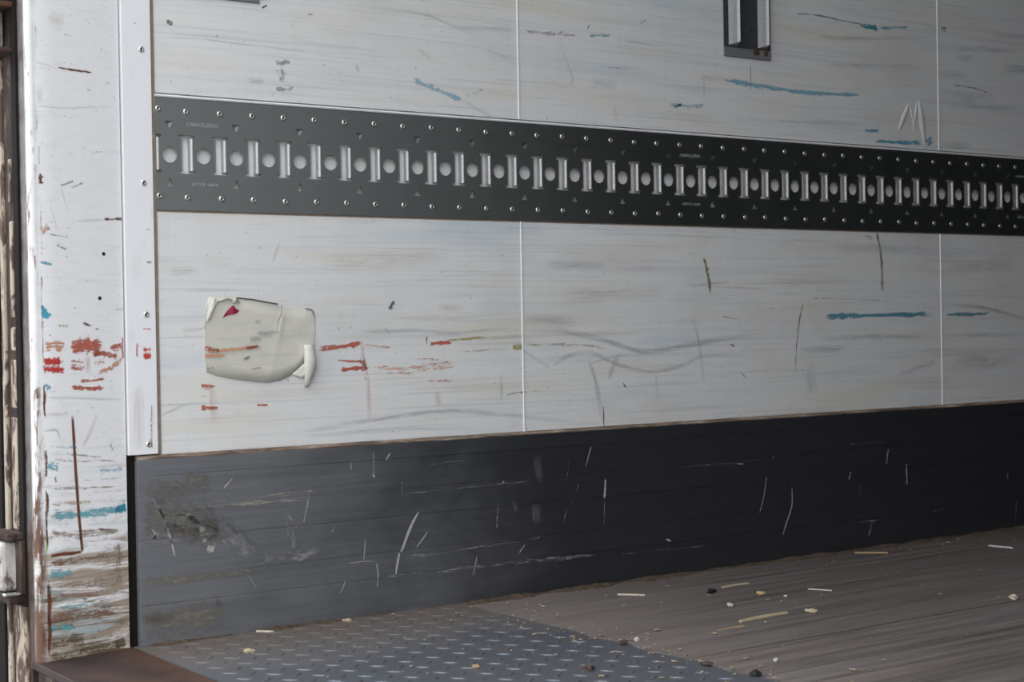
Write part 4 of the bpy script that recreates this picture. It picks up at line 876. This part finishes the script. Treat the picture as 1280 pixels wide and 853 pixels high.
('P','stain',(0.52,0.42,0.3),0.5,'d',0.0117,[(-0.1839,0.2507),(-0.0997,0.2454)]),
('P','stain',(0.33,0.33,0.34),0.6,'d',0.0058,[(-0.1706,0.2926),(-0.1694,0.2823)]),
('P','stain',(0.3,0.2,0.15),0.6,'d',0.0089,[(-0.1898,0.1024),(-0.0885,0.0963)]),
('P','stain',(0.16,0.06,0.03),0.8,'d',0.0087,[(-0.1949,0.4404),(-0.1947,0.3851)]),
('P','stain',(0.16,0.06,0.03),0.7,'d',0.0087,[(-0.1943,0.3398),(-0.1926,0.2893)]),
('P','stain',(0.16,0.06,0.03),0.75,'d',0.0102,[(-0.1957,0.2745),(-0.195,0.1762)]),
('P','stain',(0.16,0.06,0.03),0.85,'d',0.0117,[(-0.196,0.1322),(-0.1959,0.0062)]),
('P','stain',(0.42,0.36,0.14),0.5,'d',0.0073,[(-0.1951,0.2392),(-0.1944,0.2076)]),
('P','stain',(0.16,0.06,0.03),0.5,'d',0.0058,[(-0.1949,0.6289),(-0.1976,0.4405)]),
('P','stain',(0.52,0.42,0.3),0.35,'d',0.0087,[(-0.1949,0.7543),(-0.1949,0.6289)]),
('R','paint_smear',(0.56,0.05,0.04),0.85,'d',0.0134,[(-0.0133,0.4798),(0.002,0.4794)]),
('R','paint_smear',(0.56,0.05,0.04),0.7,'d',0.006,[(-0.0131,0.4904),(0.0022,0.49)]),
('R','paint_smear',(0.47,0.12,0.075),0.6,'d',0.0059,[(-0.0226,0.5024),(-0.0231,0.4761)]),
('R','paint_smear',(0.56,0.05,0.04),0.5,'d',0.003,[(-0.0124,0.5246),(0.0029,0.5231)]),
('R','stain',(0.52,0.42,0.3),0.35,'s',0.0179,[(-0.0226,0.434),(-0.022,0.3219)]),
('R','scuff_mark',(0.33,0.33,0.34),0.6,'d',0.0045,[(-0.0033,0.6342),(0.0051,0.6342)]),
('R','scuff_mark',(0.33,0.33,0.34),0.4,'d',0.0045,[(-0.0276,0.9397),(-0.0194,0.9363)]),
('R','scuff_mark',(0.33,0.33,0.34),0.5,'d',0.0045,[(-0.0189,1.0283),(-0.012,1.0263)]),
('R','stain',(0.33,0.33,0.34),0.5,'d',0.0045,[(-0.0022,0.6883),(0.0048,0.6871)]),
('R','stain',(0.3,0.22,0.16),0.55,'d',0.006,[(0.0005,0.4067),(0.0001,0.3166)]),
('K','scratch',(0.4,0.4,0.4),0.9,'w',0.0058,[(0.513,0.1832),(0.4988,0.1638),(0.4863,0.1415),(0.4756,0.1176),(0.4703,0.1093)]),
('K','scratch',(0.4,0.4,0.4),0.8,'w',0.0055,[(0.4687,0.1109),(0.4632,0.0896),(0.4593,0.0681)]),
('K','scratch',(0.3,0.3,0.31),0.6,'w',0.0049,[(0.5312,0.1434),(0.517,0.1284),(0.5029,0.1136)]),
('K','scratch',(0.3,0.3,0.31),0.8,'w',0.0029,[(0.3974,0.1436),(0.3932,0.0995)]),
('K','scratch',(0.3,0.3,0.31),0.7,'w',0.0026,[(0.3572,0.1002),(0.3948,0.1007),(0.4197,0.0983)]),
('K','scratch',(0.3,0.3,0.31),0.8,'w',0.0039,[(0.4197,0.0983),(0.4224,0.072),(0.4203,0.0491)]),
('K','scratch',(0.3,0.3,0.31),0.7,'w',0.0035,[(0.3566,0.0731),(0.3498,0.0582),(0.3432,0.0475)]),
('K','scratch',(0.3,0.3,0.31),0.7,'w',0.0031,[(0.2864,0.238),(0.2827,0.213),(0.2725,0.1745)]),
('K','scratch',(0.3,0.3,0.31),0.6,'d',0.0039,[(0.336,0.1733),(0.3208,0.1335)]),
('K','scratch',(0.3,0.3,0.31),0.6,'w',0.0033,[(0.6386,0.0917),(0.6326,0.0652),(0.6268,0.0492)]),
('K','scratch',(0.3,0.3,0.31),0.6,'w',0.0034,[(0.7499,0.0995),(0.7344,0.0825)]),
('K','scratch',(0.4,0.4,0.4),0.9,'d',0.0046,[(0.9484,0.2121),(0.9455,0.1708)]),
('K','scratch',(0.3,0.3,0.31),0.6,'d',0.0032,[(0.9455,0.1708),(0.9422,0.1104)]),
('K','scratch',(0.3,0.3,0.31),0.6,'w',0.0035,[(0.9155,0.281),(0.907,0.2593),(0.8985,0.2345)]),
('K','scratch',(0.3,0.3,0.31),0.5,'d',0.0035,[(0.884,0.2102),(0.8613,0.1647)]),
('K','scratch',(0.3,0.3,0.31),0.6,'w',0.0035,[(1.3918,0.1919),(1.3813,0.1444),(1.3663,0.1026)]),
('K','scratch',(0.3,0.3,0.31),0.8,'w',0.0043,[(1.4657,0.1625),(1.4647,0.1172),(1.4469,0.0786),(1.4342,0.0501)]),
('K','scratch',(0.4,0.4,0.4),0.8,'d',0.0041,[(1.7764,0.2248),(1.7675,0.185)]),
('K','scratch',(0.4,0.4,0.4),0.8,'d',0.0042,[(1.8353,0.1881),(1.8369,0.1324)]),
('K','scratch',(0.4,0.4,0.4),0.6,'d',0.0041,[(1.6515,0.1781),(1.6434,0.1589)]),
('K','scratch',(0.3,0.3,0.31),0.6,'d',0.0051,[(1.7197,0.0644),(1.7057,0.0257)]),
('K','scratch',(0.3,0.3,0.31),0.7,'d',0.0045,[(2.202,0.1415),(2.2016,0.1219)]),
('K','scratch',(0.3,0.3,0.31),0.5,'d',0.0046,[(2.2344,0.0764),(2.2268,0.0121)]),
('K','scratch',(0.3,0.3,0.31),0.5,'d',0.0041,[(1.6821,0.1489),(1.6733,0.1044)]),
('K','scratch',(0.3,0.3,0.31),0.5,'d',0.0031,[(0.8592,0.2543),(0.8505,0.2126)]),
('K','scratch',(0.3,0.3,0.31),0.5,'w',0.0026,[(0.4171,0.3006),(0.4178,0.2515)]),
('K','scratch',(0.4,0.4,0.4),0.85,'d',0.0042,[(0.4146,0.256),(0.4194,0.2499)]),
('K','scratch',(0.4,0.4,0.4),0.7,'d',0.0048,[(0.4417,0.2788),(0.4538,0.2926)]),
('K','scratch',(0.4,0.4,0.4),0.6,'d',0.004,[(0.3707,0.2819),(0.3703,0.2633)]),
('K','scratch',(0.3,0.3,0.31),0.4,'s',0.0171,[(0.78,0.267),(0.7865,0.2124)]),
('K','scratch',(0.3,0.3,0.31),0.5,'s',0.0188,[(0.7742,0.1746),(0.7792,0.1355)]),
('K','scratch',(0.4,0.4,0.4),0.8,'d',0.0037,[(1.1046,0.0766),(1.1174,0.0705)]),
('K','scratch',(0.3,0.3,0.31),0.6,'d',0.0034,[(0.6832,0.13),(0.688,0.1813)]),
('K','scratch',(0.3,0.3,0.31),0.5,'d',0.0026,[(0.4765,0.2416),(0.4758,0.2096)]),
('K','scratch',(0.4,0.4,0.4),0.6,'d',0.005,[(0.6999,0.2185),(0.7037,0.2259)]),
('K','scratch',(0.3,0.3,0.31),0.5,'d',0.0034,[(1.9243,0.0661),(1.967,0.0702)]),
('K','scratch',(0.3,0.3,0.31),0.5,'d',0.0041,[(1.6672,0.0634),(1.7595,0.0611)]),
('K','scratch',(0.4,0.4,0.4),0.6,'d',0.0038,[(1.3058,0.2181),(1.3243,0.2169)]),
('K','scratch',(0.4,0.4,0.4),0.6,'d',0.0039,[(1.4116,0.2286),(1.4115,0.2217)]),
('K','scratch',(0.3,0.3,0.31),0.6,'d',0.0031,[(0.8514,0.1607),(0.8387,0.1164)]),
('K','scratch',(0.3,0.3,0.31),0.5,'s',0.0085,[(0.7216,0.1864),(0.7323,0.1625)]),
('K','scratch',(0.3,0.3,0.31),0.42,'d',0.012,[(0.6453,0.0669),(0.7568,0.065),(0.9534,0.0615)]),
('K','scratch',(0.3,0.3,0.31),0.45,'d',0.0148,[(0.4191,0.0694),(0.5384,0.0688),(0.6819,0.0663)]),
('K','scratch',(0.3,0.3,0.31),0.4,'d',0.0083,[(0.4364,0.0995),(0.5742,0.1009),(0.8347,0.1105)]),
('K','scratch',(0.3,0.3,0.31),0.35,'d',0.0083,[(0.4388,0.2153),(0.5766,0.2168),(0.7982,0.2193)]),
('K','scratch',(0.3,0.3,0.31),0.3,'d',0.0112,[(1.1249,0.2214),(1.3972,0.2209)]),
('K','scratch',(0.3,0.3,0.31),0.3,'d',0.0091,[(0.9533,0.0567),(1.2543,0.0529)]),
('K','scratch',(0.3,0.3,0.31),0.35,'d',0.0066,[(0.525,0.2648),(0.6314,0.27)]),
('K','scratch',(0.3,0.3,0.31),0.3,'d',0.0081,[(1.4942,0.2412),(1.8037,0.238)]),
('K','stain',(0.42,0.41,0.38),0.75,'b',0.0152,[(0.0546,0.212),(0.0744,0.1956),(0.0884,0.1715),(0.0997,0.1543)]),
('K','stain',(0.45,0.44,0.42),0.85,'b',0.0168,[(0.091,0.1551),(0.1055,0.151)]),
('K','stain',(0.4,0.39,0.35),0.75,'w',0.0045,[(-0.0081,0.2515),(0.0135,0.2141),(0.0255,0.1772),(0.0346,0.1403)]),
('K','stain',(0.4,0.39,0.35),0.7,'w',0.0045,[(-0.0106,0.1963),(0.0003,0.1847),(-0.004,0.1772),(0.0088,0.1893)]),
('K','stain',(0.4,0.39,0.35),0.6,'w',0.0039,[(0.0094,0.2171),(0.0446,0.2128),(0.0661,0.2124)]),
('K','stain',(0.25,0.25,0.25),0.5,'b',0.0398,[(0.0731,0.2024),(0.1236,0.1778),(0.1973,0.1203)]),
('K','stain',(0.17,0.165,0.14),0.55,'b',0.0361,[(-0.0233,0.2553),(0.0456,0.2582),(0.1035,0.2702)]),
('K','stain',(0.17,0.165,0.14),0.6,'b',0.0664,[(-0.0267,0.224),(0.0516,0.2042),(0.1235,0.1738)]),
('K','stain',(0.2,0.16,0.12),0.5,'b',0.0211,[(0.0089,0.1946),(0.087,0.177)]),
('K','stain',(0.26,0.26,0.26),0.45,'b',0.0218,[(0.1671,0.1232),(0.2434,0.1213),(0.3143,0.1285)]),
('K','stain',(0.3,0.29,0.25),0.6,'d',0.0092,[(0.0306,0.2193),(0.1098,0.221),(0.1994,0.2222),(0.3082,0.2223)]),
('K','stain',(0.28,0.27,0.24),0.5,'d',0.0107,[(0.0955,0.2343),(0.1394,0.2269)]),
('K','stain',(0.28,0.27,0.24),0.5,'d',0.0093,[(0.1543,0.2285),(0.3085,0.2364)]),
('K','stain',(0.38,0.36,0.33),0.7,'d',0.0045,[(0.0373,0.2721),(0.0367,0.2428)]),
('K','stain',(0.38,0.36,0.33),0.7,'d',0.0046,[(0.1402,0.2691),(0.1221,0.2499)]),
('K','stain',(0.22,0.2,0.16),0.55,'b',0.0137,[(-0.0317,0.1087),(0.0496,0.1054),(0.197,0.1065)]),
('K','stain',(0.26,0.25,0.23),0.45,'d',0.0121,[(-0.0305,0.1717),(0.0509,0.1695),(0.1983,0.1712)]),
('K','stain',(0.2,0.18,0.15),0.55,'b',0.0548,[(-0.0304,0.0375),(0.034,0.0377),(0.1356,0.0405)]),
('K','stain',(0.22,0.15,0.1),0.6,'s',0.0151,[(-0.033,0.0471),(0.027,0.0439)]),
('K','stain',(0.13,0.09,0.06),0.6,'s',0.0107,[(0.1097,0.0706),(0.1122,0.05)]),
('K','stain',(0.24,0.24,0.25),0.4,'b',0.0312,[(0.245,0.202),(0.2591,0.1309)]),
('K','stain',(0.22,0.22,0.23),0.45,'b',0.0184,[(0.1096,0.2129),(0.1976,0.1368)]),
('K','scratch',(0.3,0.3,0.31),0.6,'d',0.0031,[(0.1521,0.1206),(0.1842,0.072)]),
('K','stain',(0.24,0.24,0.24),0.4,'d',0.0109,[(0.1976,0.1368),(0.306,0.1123)]),
('K','scratch',(0.3,0.3,0.31),0.6,'d',0.0023,[(-0.0332,0.1733),(0.0366,0.1682)]),
]

MAT_OF = {'b': 'mark_blot', 'd': 'mark_dry', 's': 'mark_soft', 'w': 'mark_wet'}
def catmull(P, n=5):
    if len(P) < 3: return [(P[0][0] + (P[1][0] - P[0][0]) * i / 6, P[0][1] + (P[1][1] - P[0][1]) * i / 6) for i in range(7)]
    Q = [(2 * P[0][0] - P[1][0], 2 * P[0][1] - P[1][1])] + list(P) + [(2 * P[-1][0] - P[-2][0], 2 * P[-1][1] - P[-2][1])]
    out = []
    for i in range(1, len(Q) - 2):
        for k in range(n):
            t_ = k / n
            out.append(tuple(0.5 * (2 * Q[i][a] + (Q[i + 1][a] - Q[i - 1][a]) * t_ + (2 * Q[i - 1][a] - 5 * Q[i][a] + 4 * Q[i + 1][a] - Q[i + 2][a]) * t_ * t_ + (3 * Q[i][a] - Q[i - 1][a] - 3 * Q[i + 1][a] + Q[i + 2][a]) * t_ ** 3) for a in (0, 1)))
    out.append(P[-1]); return out
for idx, (srf, name, colr, dens, sty, wid, pts) in enumerate(MARKS):
    cx = sum(q[0] for q in pts) / len(pts)
    if srf in 'UL':
        par = min(PANELS[srf], key=lambda p_: 0 if p_[0] <= cx <= p_[1] else 1)[2]; yf = lambda x: -0.0003
    elif srf == 'T': par = film; yf = lambda x: -0.0062
    elif srf == 'R': par = trim_1; yf = lambda x: -0.0049
    elif srf == 'K': par = baseboard; yf = lambda x: -0.0124
    else: par = pb; yf = lambda x: post_y(x) - 0.0004
    c_ = catmull(pts)
    if srf == 'P': c_ = [(min(max(x, -0.189), -0.044), z) for x, z in c_]
    if srf == 'R': c_ = [(min(max(x, -0.039), 0.011), z) for x, z in c_]
    if srf == 'K': c_ = [(max(x, -0.027), z) for x, z in c_]
    V, F_, U1, U2 = [], [], [], []; s_ = 0.0
    rag = 0.38 if sty == 'd' else 0.08
    for i, (x, z) in enumerate(c_):
        a_ = c_[max(0, i - 1)]; b_ = c_[min(len(c_) - 1, i + 1)]
        tx, tz = b_[0] - a_[0], b_[1] - a_[1]; l_ = math.hypot(tx, tz) or 1; tx, tz = tx / l_, tz / l_
        if i: s_ += math.hypot(x - c_[i - 1][0], z - c_[i - 1][1])
        hw = wid * (0.62 if sty == 'd' else 0.72) * (1 + random.uniform(-rag, rag)) * (1.0 if sty != 'w' else 0.85)
        if sty == 'w' and name == 'scratch': hw *= 0.45 + 0.55 * math.sin(PI * (i + 0.6) / (len(c_) + 0.2))
        for sg in (-1, 1):
            xx, zz = x - tz * hw * sg, z + tx * hw * sg
            if srf == 'P': xx = min(max(xx, -0.190), -0.0432)
            V.append((xx, yf(xx), zz)); U1.append((s_, hw * sg)); U2.append((i / (len(c_) - 1), (sg + 1) / 2))
        if i: F_.append((2 * i - 2, 2 * i, 2 * i + 1, 2 * i - 1))
    me = bpy.data.meshes.new(name); me.from_pydata(V, [], F_)
    la, lb = me.uv_layers.new(name='metres'), me.uv_layers.new(name='unit')
    for lp in me.loops: la.data[lp.index].uv = U1[lp.vertex_index]; lb.data[lp.index].uv = U2[lp.vertex_index]
    me.materials.append(M[MAT_OF[sty]])
    o = link(name, me, par); o.color = (*colr, dens)
    if name == 'paint_smear':
        r_, g__, b_ = colr
        o['label'] = ('red' if r_ > 2.2 * b_ and r_ > 2.0 * g__ else 'orange' if r_ > 1.7 * b_ and r_ > g__ * 1.3 else 'green' if g__ > 1.3 * b_ and g__ > r_ else 'blue' if b_ > r_ * 1.25 else 'grey') + ' rubbed paint smear'

# ------------------------------------------------------------------ litter on the deck
def sliver(name, label, cat, a, b, w, h, mat, z=0.0):
    a_, b_ = Vector((*a, z)), Vector((*b, z)); d_ = b_ - a_; L_ = d_.length; mid_ = (a_ + b_) / 2
    ux = d_.normalized(); uy = Vector((-ux.y, ux.x, 0)); bm = bmesh.new(); rows = []
    for i in range(7):
        f_ = i / 6; ww = w * (0.55 + 0.6 * math.sin(PI * (0.12 + 0.76 * f_))) / 2 * random.uniform(.85, 1.15); bow = 0.03 * L_ * math.sin(PI * f_)
        c0 = ux * (f_ - .5) * L_ + uy * bow
        rows.append([bm.verts.new(c0 + uy * s * ww + Vector((0, 0, zz * h))) for s, zz in ((-1, 0.05), (-.6, .9), (.6, 1.0), (1, .05))])
    for A_, B2 in zip(rows, rows[1:]):
        for k in range(4): bm.faces.new((A_[k], A_[(k + 1) % 4], B2[(k + 1) % 4], B2[k]))
    bm.faces.new(rows[0]); bm.faces.new(rows[-1][::-1])
    o = obj(name, bm, mat); o.location = mid_; return tag(o, label, cat, 'straws lying on the deck' if name == 'straw' else None)
def lump(name, label, cat, c0, r, mat, flat=0.45, z=0.0, seed=0):
    rnd = random.Random(seed); bm = bmesh.new(); bmesh.ops.create_icosphere(bm, subdivisions=2, radius=1)
    for v in bm.verts:
        j = 1 + rnd.uniform(-.28, .28); v.co = Vector((v.co.x * r[0] * j, v.co.y * r[1] * j, max(0.0, (v.co.z + .55)) * r[0] * flat * j))
    bmesh.ops.rotate(bm, verts=bm.verts[:], matrix=Matrix.Rotation(rnd.uniform(0, 3), 3, 'Z'))
    o = obj(name, bm, mat); o.location = (c0[0], c0[1], z)
    return tag(o, label, cat, {'wood_chip': 'wood chips on the deck and plate', 'pebble': 'pebbles by the plate edge', 'leaf': 'leaf scraps on the plate', 'paper_scrap': 'pale scraps on the deck'}.get(name))
ZT = 0.0019
sliver('wood_sliver', 'pale wood sliver on dusty chequer plate close to kick plate', 'wood sliver', (0.177, -0.018), (0.197, -0.043), 0.0055, 0.003, M['pale_wood'], ZT)
sliver('straw', 'pale straight straw on the deck, left of the others', 'straw', (0.885, -0.124), (0.919, -0.165), 0.004, 0.003, M['pale_wood'])
sliver('straw', 'tan straw on deck beside black rubber scrap', 'straw', (1.092, -0.193), (1.163, -0.190), 0.006, 0.003, M['straw'])
sliver('straw', 'longest thickest yellow straw lying mid deck', 'straw', (0.870, -0.479), (0.990, -0.471), 0.0085, 0.004, M['straw'])
sliver('straw', 'thin whitish straw in mid deck right of black rubber scrap', 'straw', (1.203, -0.314), (1.224, -0.357), 0.0035, 0.002, M['pale_wood'])
sliver('straw', 'thin tan straw lying right against the kick plate at right', 'straw', (1.627, -0.042), (1.681, -0.091), 0.005, 0.003, M['tan_wood'])
sliver('straw', 'whitish straw at far right edge of the deck', 'straw', (1.934, -0.164), (1.942, -0.224), 0.005, 0.003, M['white_scrap'])
sliver('straw', 'short faint straw lying along joint just past chequer plate', 'straw', (0.79, -0.509), (0.849, -0.510), 0.004, 0.002, M['tan_wood'])
lump('rubber_scrap', 'small black rubber scrap on brown deck', 'scrap', (1.038, -0.220), (0.015, 0.007), M['black_scrap'], 0.3, 0, 1)
lump('paper_scrap', 'crumpled whitish paper scrap on deck below black rubber scrap', 'scrap', (0.966, -0.350), (0.014, 0.005), M['white_scrap'], 0.22, 0, 2)
lump('wood_chip', 'tan wood chip at right end of the longest straw', 'wood chip', (1.028, -0.492), (0.011, 0.007), M['straw'], 0.45, 0, 3)
lump('wood_chip', 'reddish tan wood chip on deck between two thin straws', 'wood chip', (1.094, -0.298), (0.010, 0.004), M['tan_wood'], 0.4, 0, 4)
lump('wood_chip', 'pale tan wood chip at far right of the deck', 'wood chip', (1.41, -0.632), (0.012, 0.006), M['pale_wood'], 0.4, 0, 5)
lump('wood_chip', 'orange tan chip on dusty chequer plate near post', 'wood chip', (0.090, -0.169), (0.009, 0.006), M['straw'], 0.4, ZT, 6)
lump('wood_chip', 'tan chip on chequer plate at foot of the kick plate', 'wood chip', (0.345, -0.034), (0.009, 0.006), M['straw'], 0.4, ZT, 7)
lump('wood_chip', 'small orange chip near bottom of chequer plate', 'wood chip', (0.306, -0.500), (0.006, 0.005), M['tan_wood'], 0.6, ZT, 8)
lump('pebble', 'small cream pebble on edge of chequer plate', 'pebble', (0.632, -0.487), (0.0055, 0.005), M['white_scrap'], 0.7, 0, 9)
lump('leaf', 'dark brown dry leaf on chequer plate', 'leaf', (0.430, -0.617), (0.013, 0.008), M['dark_leaf'], 0.35, ZT, 10)
lump('leaf', 'dark brown leaf scrap beside cream pebble', 'leaf', (0.590, -0.505), (0.010, 0.007), M['dark_leaf'], 0.4, ZT, 11)
lump('pebble', 'dark stone on the plate edge, upper of two dark ones', 'pebble', (0.586, -0.706), (0.011, 0.008), M['dark_leaf'], 0.35, ZT, 12)
lump('pebble', 'dark stone on the plate edge at the bottom of the frame', 'pebble', (0.595, -0.802), (0.012, 0.008), M['black_scrap'], 0.35, ZT, 13)
lump('pebble', 'tiny white pebble on the deck beyond plate edge', 'pebble', (0.692, -0.746), (0.0038, 0.0035), M['white_scrap'], 0.8, 0, 14)
lump('paper_scrap', 'small pinkish white scrap on deck right of rubber scrap', 'scrap', (1.112, -0.345), (0.006, 0.0035), M['white_scrap'], 0.4, 0, 15)
bm = bmesh.new()
for i in range(420):
    if random.random() < 0.45: x, y, z = random.gauss(0.60, 0.07), -random.uniform(0.05, 0.95), 0
    else: x, y, z = random.uniform(0.0, 2.3), -random.uniform(0.03, 0.95), 0
    z = (ZT if x < 0.61 else 0.0) + 0.0004
    r_ = random.choice((0.001, 0.0014, 0.002, 0.0028)) * random.uniform(.7, 1.1)
    m_ = Matrix.Translation((x, y, z + r_ * .6)) @ Matrix.Rotation(random.uniform(0, 3), 4, 'Z') @ Matrix.Diagonal((r_ * random.uniform(1, 2.6), r_, r_ * .6, 1))
    bmesh.ops.create_icosphere(bm, subdivisions=1, radius=1, matrix=m_)
o = stuff(obj('crumbs', bm, M['crumb_mix'])); tag(o, 'scattered tan crumbs and grit on deck and chequer plate', 'crumbs')
